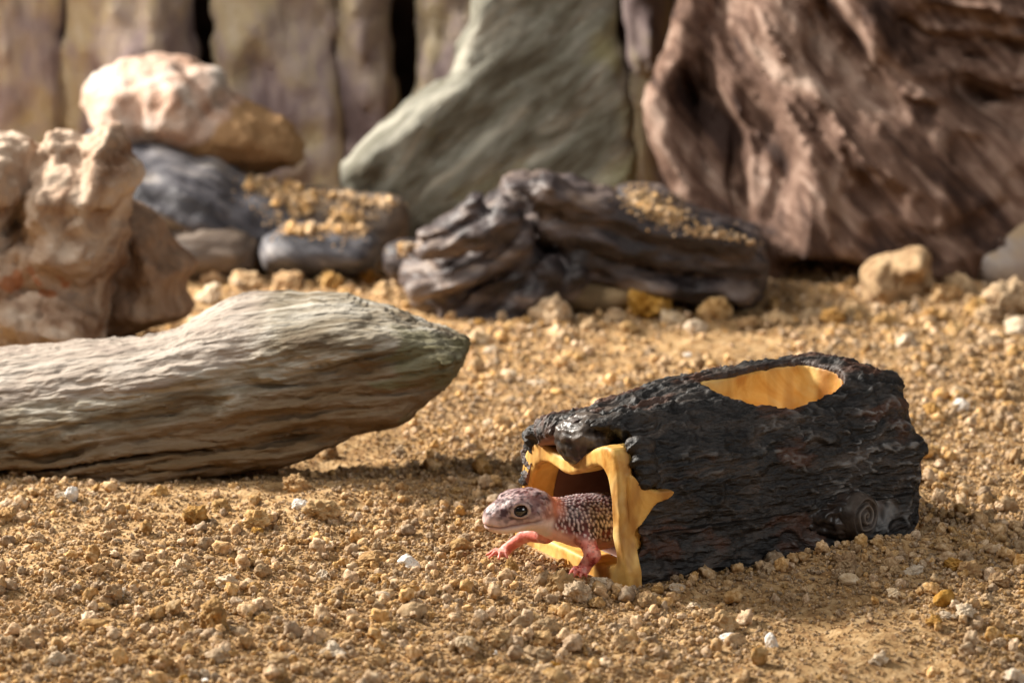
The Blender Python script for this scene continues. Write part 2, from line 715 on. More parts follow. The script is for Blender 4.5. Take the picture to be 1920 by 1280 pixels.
def scatter(n, smin, smax, power, depth, thin):
    """uniform over the visible wedge of ground (with margins)"""
    y = -20 + 82 * rng.rand(n) ** 1.0
    hw = (y + 83.4) * (0.18 + 0.05) + 2
    keep = rng.rand(n) < hw / 36
    y, hw = y[keep], hw[keep]
    x = (rng.rand(len(y)) * 2 - 1) * hw
    keep = y < depth
    x, y = x[keep], y[keep]
    m = fbm(stack(x * 0.12, y * 0.09, 0 * x + 8), 3, 55)
    keep = rng.rand(len(x)) < np.clip(0.75 + thin * m * 1.3, 0.12, 1)
    keep &= ~in_hide(x, y, smin * 0.3)
    if smax > 0.13:
        for fx, fy, fr in FEET:
            keep &= (x - fx) ** 2 + (y - fy) ** 2 > (fr + smin) ** 2
    x, y = x[keep], y[keep]
    s = smin + (smax - smin) * rng.rand(len(x)) ** power
    return x, y, s


sets = [scatter(330000, 0.05, 0.12, 1.4, 24, 0.3), scatter(130000, 0.09, 0.21, 2.2, 62, 0.6), scatter(27000, 0.17, 0.36, 1.8, 62, 1.1), scatter(5600, 0.36, 0.68, 2.0, 62, 1.3)]
gxp = np.concatenate([s[0] for s in sets])
gyp = np.concatenate([s[1] for s in sets])
gs = np.concatenate([s[2] for s in sets])
gz = ground_h(gxp, gyp) + gs * rng.uniform(0.05, 0.42, len(gs))


def gravel_object(name, pts, size, label):
    me = bpy.data.meshes.new(name)
    n = len(pts)
    base = pts.mean(0)
    base[2] = 0
    me.vertices.add(n)
    me.vertices.foreach_set('co', ((pts - base) * 0.01).astype(np.float32).ravel())
    rot = rng.uniform(-math.pi, math.pi, (n, 3)).astype(np.float32)
    scl = (size[:, None] * rng.uniform(0.7, 1.15, (n, 3))).astype(np.float32)
    me.attributes.new('rot', 'FLOAT_VECTOR', 'POINT').data.foreach_set('vector', rot.ravel())
    me.attributes.new('scl', 'FLOAT_VECTOR', 'POINT').data.foreach_set('vector', scl.ravel())
    me.attributes.new('vid', 'INT', 'POINT').data.foreach_set('value', rng.randint(0, NG, n).astype(np.int32))
    me.update()
    o = bpy.data.objects.new(name, me)
    o.location = base * 0.01
    COL.objects.link(o)
    nt = bpy.data.node_groups.new('scatter_grains', 'GeometryNodeTree')
    nt.interface.new_socket('Geometry', in_out='INPUT', socket_type='NodeSocketGeometry')
    nt.interface.new_socket('Geometry', in_out='OUTPUT', socket_type='NodeSocketGeometry')
    N, L = nt.nodes, nt.links
    gi, go = N.new('NodeGroupInput'), N.new('NodeGroupOutput')
    ci = N.new('GeometryNodeCollectionInfo')
    ci.inputs['Collection'].default_value = grain_col
    ci.inputs['Separate Children'].default_value = True
    ci.inputs['Reset Children'].default_value = True
    ip = N.new('GeometryNodeInstanceOnPoints')
    ip.inputs['Pick Instance'].default_value = True

    def na(nm, ty):
        a = N.new('GeometryNodeInputNamedAttribute')
        a.data_type = ty
        a.inputs['Name'].default_value = nm
        return a.outputs['Attribute']
    er = N.new('FunctionNodeEulerToRotation')
    L.new(na('rot', 'FLOAT_VECTOR'), er.inputs[0])
    L.new(gi.outputs[0], ip.inputs['Points'])
    L.new(ci.outputs[0], ip.inputs['Instance'])
    L.new(na('vid', 'INT'), ip.inputs['Instance Index'])
    L.new(er.outputs[0], ip.inputs['Rotation'])
    L.new(na('scl', 'FLOAT_VECTOR'), ip.inputs['Scale'])
    L.new(ip.outputs[0], go.inputs[0])
    md = o.modifiers.new('scatter', 'NODES')
    md.node_group = nt
    me.materials.append(M_gravel)
    tag(o, label, 'gravel', kind='stuff')
    return o


gravel_object('gravel', np.stack([gxp, gyp, gz], 1), gs, 'loose tan gravel and crumbs covering the sandy ground')

# single pebbles -------------------------------------------------------------
PEB = {}
for mk, mm in (('tan', M_peb_tan), ('ochre', M_peb_ochre), ('pale', M_peb_pale), ('white', M_peb_white)):
    PEB[mk] = [stone_mesh(mk + '_pebble', 4, 300 + 37 * k + len(mk), mm, rough=0.12 if mk == 'white' else 0.28, nplanes=8 + k % 6) for k in range(7)]
    PEB[mk] += [stone_mesh(mk + '_pebble', 3, 900 + 37 * k + len(mk), mm, rough=0.1, nplanes=14, rd=0.12) for k in range(3)]
KIND = {'tan': ('tan clod of dry earth', 'clod'), 'ochre': ('brown ochre stone', 'stone'), 'pale': ('pale cream pebble', 'pebble'), 'white': ('whitish stone chip', 'chip')}


def zone(x, y):
    u, v = hide_uv(x, y)
    if -3.5 < u < -0.3 and -1.0 < v < 7:
        return 'before the hide entrance'
    if -0.5 < u < 11.5 and -3.0 < v < 0.5:
        return 'along the hide side that bears the spiral knot'
    if -0.5 < u < 11.5 and 5.5 < v < 9.0:
        return 'along the hide side facing the slate'
    if 11 < u < 15 and -2 < v < 8:
        return 'off the closed end of the hide'
    if y > 31:
        if x < -4:
            return 'below the dark stepped ledge'
        if x < 10:
            return 'by the charred root log'
        return 'by the huge brown driftwood root'
    if x < -0.5 and 4.5 < y < 10:
        return 'along the foot of the driftwood plank'
    if x < -2 and y >= 10:
        return 'behind the driftwood plank'
    if y > 12:
        return 'on the gravel between the hide and root log'
    return 'on the open gravel away from hide and plank'


prng = random.Random(11)


def pebble(x, y, size, kind, name='pebble', label=None, group=None, z=None, var=None, sink=0.33, rz=None):
    """size: (width, depth, height) cm"""
    me = PEB[kind][prng.randrange(10) if var is None else var]
    o = bpy.data.objects.new({'tan': 'earth_clod', 'ochre': 'ochre_stone', 'pale': 'cream_pebble', 'white': 'stone_chip'}[kind], me)
    sc = np.array(size, float)
    o.scale = sc
    o.rotation_euler = (prng.uniform(-.25, .25), prng.uniform(-.25, .25), prng.uniform(-3.1, 3.1) if rz is None else rz)
    zz = (float(ground_h(x, y)) if z is None else z) + sc[2] * (0.5 - sink)
    o.location = np.array([x, y, zz]) * 0.01
    COL.objects.link(o)
    word = 'tiny' if sc[:2].max() < 0.42 else ('small' if sc[:2].max() < 0.62 else 'large')
    auto = '%s %s lying %s' % (word, KIND[kind][0], zone(x, y))
    tag(o, label or auto, KIND[kind][1], None if label else '%s %ss %s' % (word, KIND[kind][1], zone(x, y)))
    return o


def peb_px(px, py, wpx, hpx, kind, **kw):
    """a stone whose foot stands at photo pixel (px, py + hpx/2), wpx x hpx on the picture"""
    g = G(px, py + hpx * 0.38)
    s = FPX / (np.linalg.norm(g - CAM))
    wd = wpx / s
    h = hpx / s
    return pebble(g[0], g[1], (wd, wd * 0.85, h * 1.15), kind, var=prng.randrange(7), **kw)


NAMED = [  # px, py, w, h, kind, label
    (402, 1160, 80, 72, 'ochre', 'largest crumbly brown clod, deeply pitted, alone on open gravel'),
    (210, 1110, 62, 46, 'ochre', 'angular yellow-brown stone with one flat lit face'),
    (366, 966, 56, 46, 'ochre', 'round dark ochre clod in the gravel before the driftwood plank'),
    (415, 955, 56, 34, 'tan', 'blunt tan clod beside the round dark ochre clod'),
    (560, 916, 62, 44, 'ochre', 'rounded brown clod in the shadow edge of the driftwood plank'),
    (136, 936, 34, 34, 'white', 'white upright pebble near the foot of the driftwood plank'),
    (565, 957, 40, 26, 'white', 'pale lilac chip lying on the gravel below the driftwood plank'),
    (768, 1054, 54, 32, 'white', 'smooth white pebble on the gravel facing the gecko'),
    (606, 968, 84, 44, 'tan', 'long low tan clod next to the pale lilac chip'),
    (480, 975, 74, 44, 'tan', 'flat tan clod between two brown clods on open gravel'),
    (875, 1214, 62, 52, 'pale', 'big smooth cream pebble on the open gravel'),
    (935, 1200, 60, 40, 'tan', 'oblong tan pebble right beside the big smooth cream pebble'),
    (1160, 1192, 46, 52, 'tan', 'egg-shaped tan stone standing on end in the gravel'),
    (1050, 1088, 66, 66, 'tan', 'angular tan rock at the sill of the hide by the gecko foot'),
    (1085, 1108, 66, 48, 'tan', 'porous clod leaning against the angular rock before the hide'),
    (1128, 1093, 54, 36, 'pale', 'grey-cream flat stone lying against the hide threshold'),
    (1208, 1115, 56, 40, 'ochre', 'pointed ochre stone just off the front corner of the hide'),
    (1585, 1060, 56, 44, 'ochre', 'ochre clod resting against the hide below its spiral knot'),
    (1440, 1062, 36, 34, 'tan', 'knobbly tan stone leaning on the long side of the hide'),
    (1355, 1146, 66, 44, 'tan', 'broad tan clod in the gravel on the long side of the hide'),
    (1447, 1195, 34, 36, 'white', 'white angular pebble on the gravel away from the hide'),
    (1365, 1186, 36, 20, 'white', 'flat greyish-white chip near the white angular pebble'),
    (1645, 1224, 44, 32, 'pale', 'cream angular pebble at the rim of the bare sand patch'),
    (1810, 1160, 50, 34, 'pale', 'pale rounded stone on open gravel off the hide end'),
    (1815, 1072, 56, 44, 'ochre', 'rough ochre clod on the gravel off the hide end'),
    (1480, 960 + 148, 34, 26, 'tan', None),
    (1010, 1222, 80, 36, 'tan', None),
    (1900, 1262, 70, 40, 'pale', None),
    (1020, 1175, 60, 36, 'tan', None),
    (60, 1180, 60, 40, 'tan', None),
    (50, 1200, 52, 40, 'ochre', None),
    (14, 976, 44, 30, 'ochre', None),
    (1035, 588, 110, 72, 'tan', 'large rounded tan boulder in front of the dark root log'),
    (1215, 580, 96, 66, 'ochre', 'wide ochre stone at the foot of the flat slab and dark log'),
    (1340, 585, 84, 58, 'tan', 'rounded tan stone beside the wide ochre stone'),
    (1800, 545, 76, 58, 'tan', 'pitted tan stone between the wedge stone and the grey boulder'),
    (1885, 562, 110, 84, 'tan', 'large pitted tan stone below the smooth grey boulder'),
    (1600, 590, 70, 40, 'tan', None), (1460, 602, 76, 40, 'tan', None), (1700, 640, 60, 36, 'pale', None),
    (1150, 600, 56, 46, 'tan', None), (1260, 600, 50, 42, 'pale', None), (1400, 605, 52, 36, 'ochre', None),
    (905, 640, 60, 40, 'pale', None), (960, 620, 50, 36, 'tan', None), (1850, 600, 60, 40, 'tan', None), (1745, 600, 54, 36, 'ochre', None),
    (500, 494, 44, 46, 'pale', None), (536, 506, 34, 46, 'tan', None), (440, 500, 62, 40, 'tan', None), (592, 506, 50, 46, 'pale', None),
    (655, 500, 46, 40, 'tan', None), (622, 528, 70, 50, 'tan', None), (690, 522, 50, 44, 'ochre', None), (465, 528, 80, 46, 'tan', None),
    (540, 536, 60, 40, 'ochre', None), (400, 520, 60, 44, 'tan', None), (720, 545, 60, 40, 'tan', None), (390, 555, 60, 40, 'pale', None),
    (1775, 566, 70, 50, 'ochre', None), (1832, 588, 60, 44, 'tan', None), (1905, 616, 60, 44, 'pale', None), (1655, 606, 64, 40, 'tan', None), (1560, 606, 60, 38, 'ochre', None), (1520, 598, 56, 34, 'tan', None), (1105, 616, 46, 34, 'tan', None), (1305, 614, 50, 36, 'pale', None), (1060, 636, 44, 30, 'tan', None), (1790, 620, 52, 36, 'tan', None), (1860, 640, 56, 36, 'tan', None), (1180, 620, 50, 30, 'tan', None),
    (1750, 770, 50, 34, 'ochre', None), (1800, 760, 36, 28, 'white', None), (620, 830, 36, 28, 'ochre', None), (750, 840, 40, 30, 'tan', None),
    (300, 930, 40, 30, 'tan', None), (205, 990, 36, 34, 'tan', None), (70, 1010, 44, 30, 'tan', None), (340, 1062, 36, 32, 'pale', None),
    (430, 1090, 60, 44, 'pale', None), (290, 1230, 60, 40, 'tan', None), (630, 1225, 60, 36, 'pale', None), (960, 1060, 34, 40, 'tan', None),
]
npeb = 0
for px, py, w_, h_, kd, lab in NAMED:
    peb_px(px, py, w_, h_, kd, label=lab)
    npeb += 1
while npeb < 298:
    px, py = prng.uniform(-10, 1930), 600 + 690 * prng.random() ** 0.8
    g = G(px, py)
    if in_hide(g[0], g[1], 0.5) or g[1] > 37:
        continue
    if fbm(np.array([g[0] * 0.12, g[1] * 0.09, 8]), 3, 55) < prng.uniform(-0.45, 0.1):
        continue
    if 905 < px < 1190 and 960 < py < 1120:
        continue
    sz = 0.42 + 0.42 * prng.random() ** 2.2
    kd = prng.choices(['tan', 'ochre', 'pale', 'white'], [6, 2.6, 1.5, 0.3])[0]
    if kd == 'white':
        sz *= 0.6
    pebble(g[0], g[1], (sz * prng.uniform(0.85, 1.2), sz * prng.uniform(0.7, 1.0), sz * prng.uniform(0.55, 0.8)), kd)
    npeb += 1

# ------------------------------------------------------------------ background wall of carved rock slabs
M_wall = mat('wall_rock', [(0.30, (0.14, 0.10, 0.10)), (0.42, (0.24, 0.185, 0.18)), (0.52, (0.31, 0.25, 0.205)), (0.62, (0.37, 0.30, 0.19)), (0.75, (0.42, 0.355, 0.265))], 30, stretch=(1, 1, 0.45), rough=0.9, bump=0.6, bscale=160, bdist=0.004, dist=0.5)
M_wallbase = mat('wall_crevice', [(0.3, (0.025, 0.015, 0.014)), (0.7, (0.06, 0.038, 0.035))], 40, rough=0.95)


def wall_relief(seed):
    def f(X, Z, D):
        return 1.2 * fbm(stack(X * 0.22, Z * 0.10, 0 * X + seed), 3, seed) + 0.6 * fbm(stack(X * 0.9, Z * 0.4, 0 * X + seed), 3, seed + 3)
    return f


WY = 62.0
V = np.array([[-58, WY + 2.5, -1], [58, WY + 2.5, -1], [58, WY + 2.5, 40], [-58, WY + 2.5, 40], [-58, WY + 4, -1], [58, WY + 4, -1], [58, WY + 4, 40], [-58, WY + 4, 40]], float)
Q = np.array([[0, 1, 2, 3], [5, 4, 7, 6], [4, 0, 3, 7], [1, 5, 6, 2], [3, 2, 6, 7], [4, 5, 1, 0]])
wall = make_mesh('wall_back', V, Q, M_wallbase, smooth_shade=False)
tag(wall, 'carved rock background panel with tall slabs and dark vertical crevices', 'wall', kind='structure')
SLABS = [  # left edge top, left edge bottom, right edge top, right edge bottom (photo px)
    (-900, -880, -560, -545), (-548, -535, -235, -228), (-232, -225, 150, 128), (118, 100, 364, 384), (382, 400, 640, 650), (600, 622, 736, 742),
    (766, 774, 1030, 1020), (1000, 995, 1150, 1140), (1276, 1160, 1640, 1520), (1650, 1535, 2020, 1960), (2034, 1975, 2420, 2420), (2432, 2440, 2800, 2820)]
for k, (a, b, c, d) in enumerate(SLABS):
    o = solid('rock_slab', [Lump([(a, -640), ((a + c) / 2, -660), (c, -640), (c + 8, -300), ((c + d) / 2 - 12, 0), (d + 6, 250), (d, 520), ((b + d) / 2, 540), (b, 520), (b - 4, 250), ((a + b) / 2 + 10, 0), (a - 6, -300)],
                                 WY + 0.35 * (k % 2), 2.4, R=1.7, relief=wall_relief(30 + k), wob=0.25, seed=k, p=2.4)], 0.38, M_wall,
              disp=lambda V, N: 0.18 * fbm(V * 0.9, 3, 5))
    adopt(o, wall)
knob = solid('rock_knob', [Lump([(1168, -300), (1270, -300), (1262, -100), (1262, 60), (1255, 120), (1225, 150), (1190, 140), (1172, 90), (1165, -100)], 58.0, 2.0, R=1.6, relief=wall_relief(77), seed=3)], 0.3, M_wall,
             disp=lambda V, N: 0.12 * fbm(V * 0.9, 3, 5))
adopt(knob, wall)


# ------------------------------------------------------------------ slate slab
def slate_relief(X, Z, D):
    a = X * 0.8 + Z * 0.6
    b = -X * 0.6 + Z * 0.8
    return 0.30 * ridged(stack(a * 0.13, b * 0.55, 0 * X), 3, 13) + 0.35 * tri_facets(stack(a * 0.5, b, 0 * X), 2.5, 4) + 0.35 * fbm(stack(a * 0.12, b * 0.35, 0 * X), 3, 3) + 0.5 * facets(stack(a * 0.4, b, 0 * X), 4.0, 5) * 0.5 + 0.12 * fbm(stack(a * 0.6, b * 2, 0 * X), 3, 6)


M_slate = mat('slate', [(0.28, (0.065, 0.055, 0.036)), (0.43, (0.115, 0.108, 0.082)), (0.55, (0.17, 0.165, 0.135)), (0.70, (0.30, 0.285, 0.235))], 40, stretch=(0.45, 1, 1.5), rot=(0, -0.7, 0), rough=0.8, bump=0.8, bscale=120, bdist=0.004,
              extra=attr_mix('moss', 0.5, 0.9, (0.17, 0.15, 0.06), 0.5, 0.75))
slate = solid('slate_slab', [Lump([(905, -330), (1030, -350), (1165, -330), (1162, 0), (1166, 100), (1184, 200), (1192, 330), (1200, 510), (1000, 520), (800, 515), (740, 480), (690, 410), (650, 360), (636, 318), (649, 288), (707, 234), (780, 178), (838, 140), (858, 80), (880, 30), (896, -60), (905, -160)],
                                   52.0, 1.2, R=0.9, relief=slate_relief, tilt=0.16, p=2.6, wob=0.2, seed=4)], 0.25, M_slate,
              disp=lambda V, N: 0.10 * fbm(V * 1.2, 3, 8),
              attrs=lambda V, N: {'moss': sstep(3.0, 6.0, V[:, 0] + 0.35 * fbm(V * 0.5, 2, 3) * 5) * 0.6 + 0.4 * sstep(0.2, 0.7, fbm(V * 0.35, 3, 13))})
tag(slate, 'tall grey-green slate slab leaning on the rock wall', 'slate')


# ------------------------------------------------------------------ big brown driftwood root
def root_relief(X, Z, D):
    w1 = 0.9 * fbm(stack(X * 0.09, Z * 0.09, 0 * X + 2), 3, 21)
    ang = np.radians(50) + 0.42 * np.tanh((X - 16) / -7)
    a = X * np.cos(ang) - Z * np.sin(ang)
    b = X * np.sin(ang) + Z * np.cos(ang) + 2.2 * w1
    w2 = fbm(stack(a * 0.12, b * 0.5, 0 * X + 9), 3, 22)
    r = 1.3 * fbm(stack(a * 0.05, b * 0.22, 0 * X), 2, 31) + 0.95 * ridged(stack(a * 0.10, b * 0.5 + 0.3 * w2, 0 * X), 2, 41) + 0.55 * ridged(stack(a * 0.2, b * 1.15 + 0.5 * w2, 0 * X), 2, 51)
    tear = noise(stack(a * 0.16, b * 0.75 + 0.4 * w2, 0 * X + 4), 61)
    r = r - 0.9 * sstep(0.35, 0.6, tear) + 0.35 * np.floor(2.5 * noise(stack(a * 0.07, b * 0.6, 0 * X + 14), 65)) / 2.5
    gap = np.exp(-(((X - 21.5) / 1.6) ** 2 + ((Z - 8.3 + 0.35 * (X - 21.5)) / 0.8) ** 2)) * 3.0
    r = r - gap
    hol = np.exp(-(((X - 12.3) / 2.0) ** 2 + ((Z - 17.2) / 2.2) ** 2)) * 2.6
    fib = ridged(stack(a * 0.35, b * 2.3 + 0.8 * w2, 0 * X), 2, 57)
    return r + 0.22 * fib - 0.6 - hol - 3.2 * sstep(14.5, 9.0, X) - 4.5 * np.exp(-((X - 14.0) / 2.0) ** 4) * sstep(1.7, 0.9, Z + 0.12 * (X - 14.0) ** 2 * 0.5)


M_root = mat('brown_driftwood', [(0.25, (0.03, 0.014, 0.010)), (0.40, (0.085, 0.045, 0.030)), (0.52, (0.15, 0.088, 0.063)), (0.64, (0.25, 0.165, 0.125)), (0.78, (0.34, 0.25, 0.20))], 34, stretch=(0.3, 1, 2.2), rot=(0, 0.85, 0), rough=0.8, bump=0.8, bscale=130, bdist=0.003, dist=1.0,
             extra=attr_mix('disp', -0.25, -0.02, (0.035, 0.02, 0.016), 0.0, 0.0))
root = solid('driftwood_root', [
    Lump([(1265, -420), (1600, -450), (2000, -440), (2330, -420), (2420, 0), (2400, 350), (2280, 500), (2080, 505), (1940, 470), (1800, 505), (1690, 520), (1610, 515), (1540, 538), (1470, 552), (1432, 545), (1400, 480), (1345, 430), (1290, 390), (1240, 330), (1214, 260), (1196, 180), (1220, 130), (1255, 60), (1262, -150)],
         49.5, 5.2, R=4.5, relief=root_relief, tilt=0.33, p=2.2, wob=0.3, seed=9),
    Lump([(1330, 420), (1420, 430), (1480, 545), (1450, 575), (1380, 560)], 47.0, 2.0, R=1.5, seed=3),
    Lump([(1660, 440), (1800, 440), (1850, 520), (1800, 575), (1700, 575)], 50.0, 3.0, R=2.0, seed=5),
    Lump([(2000, 420), (2250, 420), (2280, 560), (2000, 570)], 50.0, 3.0, R=2.0, seed=5)], 0.22, M_root,
    disp=lambda V, N: 0.12 * fbm(V * np.array([1.4, 1.4, 0.7]), 3, 15))
tag(root, 'huge weathered reddish-brown driftwood root towering over the far ground', 'driftwood')


# ------------------------------------------------------------------ dark root log (middle)
def log_relief(X, Z, D):
    w1 = fbm(stack(X * 0.12, Z * 0.12, 0 * X + 5), 3, 61)
    xx = X - 1.0
    zz = Z - 3.5 + 0.018 * (xx - 2.0) ** 2 * np.sign(2.0 - xx) * -1 * 0.6 + 0.035 * np.minimum(xx + 1.0, 0) ** 2 * 1.2
    b = zz + 0.75 * w1 + np.where(xx < -1, -(xx + 1) * -0.55, 0)
    return 0.75 * ridged(stack(xx * 0.10, b * 0.55, 0 * X), 2, 71) + 0.42 * ridged(stack(xx * 0.22, b * 1.3, 0 * X), 2, 81) + 0.9 * fbm(stack(xx * 0.08, b * 0.25, 0 * X), 2, 91) - 0.4


def log_relief2(X, Z, D):
    return 0.3 * fbm(stack(X * 0.5, Z * 0.9, 0 * X), 3, 91) + 0.35 * tri_facets(stack(X * 0.6, Z, 0 * X), 0.9, 8)


M_darklog = mat('charred_log', [(0.28, (0.016, 0.012, 0.013)), (0.44, (0.05, 0.039, 0.040)), (0.57, (0.10, 0.076, 0.07)), (0.72, (0.20, 0.15, 0.12))], 40, stretch=(0.5, 1, 1.6), rough=0.55, bump=0.8, bscale=160, bdist=0.002, spec=0.4)
M_tanslab = mat('tan_slab', [(0.3, (0.17, 0.115, 0.06)), (0.55, (0.28, 0.20, 0.11)), (0.75, (0.36, 0.27, 0.16))], 40, stretch=(0.4, 1, 1.5), rough=0.9)


def strip(p0, p1, w0, w1, bend=0.0):
    p0, p1 = np.array(p0, float), np.array(p1, float)
    dirv = (p1 - p0) / np.linalg.norm(p1 - p0)
    nn = np.array([-dirv[1], dirv[0]])
    L_, R_ = [], []
    for t in np.linspace(0, 1, 5):
        c = p0 + (p1 - p0) * t + nn * bend * math.sin(math.pi * t)
        w_ = w0 + (w1 - w0) * t
        L_.append(c + nn * w_ / 2)
        R_.append(c - nn * w_ / 2)
    return L_ + [p1 + dirv * w1 * 0.45] + R_[::-1] + [p0 - dirv * w0 * 0.3]


FING = [((960, 400), (800, 470), 70, 34, -12), ((985, 440), (776, 545), 60, 36, -18), ((1000, 480), (838, 592), 56, 40, -16), ((1040, 500), (905, 612), 60, 44, -14), ((1090, 500), (975, 596), 60, 40, -10), ((900, 380), (790, 440), 50, 26, -6),
        ((1010, 360), (1400, 450), 70, 60, 12), ((1030, 410), (1420, 500), 66, 50, 16), ((1060, 470), (1400, 545), 60, 50, 22), ((1040, 345), (962, 350), 40, 22, -8)]
dlog = empty('root_log', G(1080, 560))
b1 = solid('trunk', [
    Lump([(776, 455), (815, 418), (870, 392), (925, 356), (960, 334), (1050, 330), (1110, 346), (1180, 372), (1262, 402), (1330, 428), (1420, 432), (1436, 470), (1428, 552), (1370, 575), (1300, 560), (1245, 530), (1150, 522), (1090, 540), (1040, 566), (1005, 600), (940, 622), (880, 606), (820, 590), (775, 560), (752, 505)],
         39.3, 3.4, R=3.0, relief=log_relief, p=2.0, tilt=0.15, wob=0.18, seed=2),
    Lump([(1180, 345), (1240, 350), (1330, 395), (1420, 425), (1430, 470), (1300, 470), (1200, 420), (1150, 370)], 43.0, 1.6, R=1.2, seed=6)]
    + [Lump(strip(*f), 35.6 + 0.25 * (i_ % 3) + (0.3 if i_ > 5 else 0), 1.1, R=0.9, relief=log_relief2, seed=i_) for i_, f in enumerate(FING)],
    0.14, M_darklog, disp=lambda V, N: 0.10 * fbm(V * np.array([1.0, 2, 2]), 3, 25) + 0.20 * (ridged(np.stack([V[:, 0] * 0.45 + 0.3 * V[:, 2], (V[:, 2] + np.where(V[:, 0] < 1, -0.55, 0.25) * V[:, 0]) * 1.7 + 0.4 * fbm(V * 0.5, 2, 4), V[:, 1] * 0.5], 1), 2, 44) - 0.4))
adopt(b1, dlog)
b2 = solid('branch_stub', [Lump([(715, 490), (722, 462), (750, 448), (790, 450), (850, 470), (850, 520), (790, 530), (750, 530), (724, 515)], 40.0, 1.1, R=1.1, seed=2)], 0.15, M_darklog,
           disp=lambda V, N: 0.05 * fbm(V * 1.6, 3, 25))
adopt(b2, dlog)
tag(dlog, 'charred dark root log with fanned fibres lying before the slate', 'log')
fl = solid('flat_stone', [Lump([(1046, 548), (1070, 522), (1150, 512), (1220, 516), (1246, 540), (1225, 575), (1120, 585), (1060, 580)], 37.2, 1.6, R=0.9, seed=4, wob=0.15)], 0.16, M_tanslab, disp=lambda V, N: 0.05 * fbm(V * 1.5, 3, 2))
tag(fl, 'flat tan stone slab tucked beneath the charred root log', 'stone')

# ------------------------------------------------------------------ dark stepped ledge (left)
M_ledge = mat('slate_blue_wood', [(0.28, (0.02, 0.019, 0.024)), (0.44, (0.06, 0.058, 0.068)), (0.57, (0.13, 0.122, 0.128)), (0.72, (0.25, 0.225, 0.21))], 36, stretch=(0.4, 1, 1.8), rot=(0, 0.45, 0), rough=0.6, bump=0.8, bscale=140, bdist=0.002, spec=0.4)
M_ledgetan = mat('ledge_wood', [(0.28, (0.05, 0.038, 0.032)), (0.5, (0.12, 0.09, 0.07)), (0.7, (0.21, 0.165, 0.125))], 36, stretch=(0.4, 1, 1.8), rough=0.7, bump=0.6, bscale=140, bdist=0.002)


def ledge_relief(X, Z, D):
    b = Z + 0.5 * X + 0.8 * fbm(stack(X * 0.15, Z * 0.15, 0 * X), 2, 7)
    a = X - 0.5 * Z
    return 1.0 * ridged(stack(a * 0.1, b * 0.45, 0 * X), 2, 17) + 0.45 * ridged(stack(a * 0.25, b * 1.2, 0 * X), 2, 27) - 0.35


ledge = empty('stepped_ledge', G(450, 490))
adopt(solid('upper_ledge', [Lump([(150, 262), (235, 258), (310, 262), (390, 286), (455, 322), (520, 356), (575, 398), (640, 436), (600, 470), (480, 480), (400, 470), (300, 480), (150, 500)], 49.0, 5.0, R=3.2, relief=ledge_relief, tilt=0.3, wob=0.15, seed=7)], 0.2, M_ledge,
            disp=lambda V, N: 0.08 * fbm(V * 1.1, 3, 35)), ledge)
adopt(solid('middle_step', [Lump([(320, 430), (400, 415), (455, 424), (486, 446), (490, 480), (470, 520), (330, 525), (290, 480)], 45.0, 1.9, R=1.4, wob=0.1, seed=5)], 0.18, M_ledgetan,
            disp=lambda V, N: 0.09 * fbm(V * np.array([0.7, 1.5, 2]), 3, 36)), ledge)
adopt(solid('front_step', [Lump([(488, 462), (505, 436), (560, 422), (640, 424), (700, 440), (712, 470), (695, 505), (600, 520), (510, 510), (490, 490)], 44.5, 2.2, R=1.4, wob=0.1, seed=6)], 0.18, M_ledge,
            disp=lambda V, N: 0.09 * fbm(V * np.array([0.7, 1.5, 2]), 3, 37)), ledge)
adopt(solid('rear_step', [Lump([(540, 350), (620, 352), (690, 362), (755, 372), (770, 420), (740, 490), (640, 500), (560, 460), (520, 400)], 49.0, 2.0, R=1.5, wob=0.1, seed=8)], 0.2, M_ledgetan,
            disp=lambda V, N: 0.09 * fbm(V * np.array([0.7, 1.5, 2]), 3, 38)), ledge)
tag(ledge, 'blue-black stepped wooden ledge strewn with gravel under the white stone', 'ledge')

# ------------------------------------------------------------------ white-crusted stone on the ledge
M_quartz = mat('quartz_crust', [(0.3, (0.17, 0.125, 0.10)), (0.42, (0.30, 0.245, 0.21)), (0.55, (0.40, 0.36, 0.325)), (0.7, (0.50, 0.475, 0.44))], 45, rough=0.8, bump=0.8, bscale=150, bdist=0.003,
               extra=chain(attr_mix('pink', 0.3, 0.7, (0.45, 0.25, 0.16), 0.0, 0.5), attr_mix('core', 0.42, 0.55, (0.24, 0.14, 0.065), 0.0)))


def quartz_attr(V, N):
    c = V.mean(0)
    x, z = V[:, 0] - c[0], V[:, 2] - c[2]
    s = 0.62 * x - 0.85 * z + 0.5 * fbm(V * 0.5, 3, 3)
    return {'core': sstep(-0.6, 2.0, s - 0.4), 'pink': 0.5 + 0.5 * fbm(V * 0.45, 3, 91) + 0.2 * sstep(-1, -4, x)}


qz = solid('quartz_stone', [Lump([(152, 182), (170, 150), (215, 128), (262, 112), (330, 108), (396, 132), (440, 176), (505, 206), (556, 246), (576, 282), (562, 310), (520, 322), (460, 330), (400, 330), (300, 310), (215, 290), (172, 250)],
                                51.5, 3.4, R=3.0, relief=lambda X, Z, D: 0.9 * tri_facets(stack(X, Z, 0 * X), 2.6, 3) + 0.25 * fbm(stack(X, Z, 0 * X), 3, 5), wob=0.25, seed=3)], 0.2, M_quartz,
           disp=lambda V, N: 0.20 * fbm(V * 1.3, 4, 45) + 0.14 * tri_facets(V, 0.9, 45), attrs=quartz_attr)
tag(qz, 'white and pink crusted stone with brown core perched on the dark ledge', 'stone')

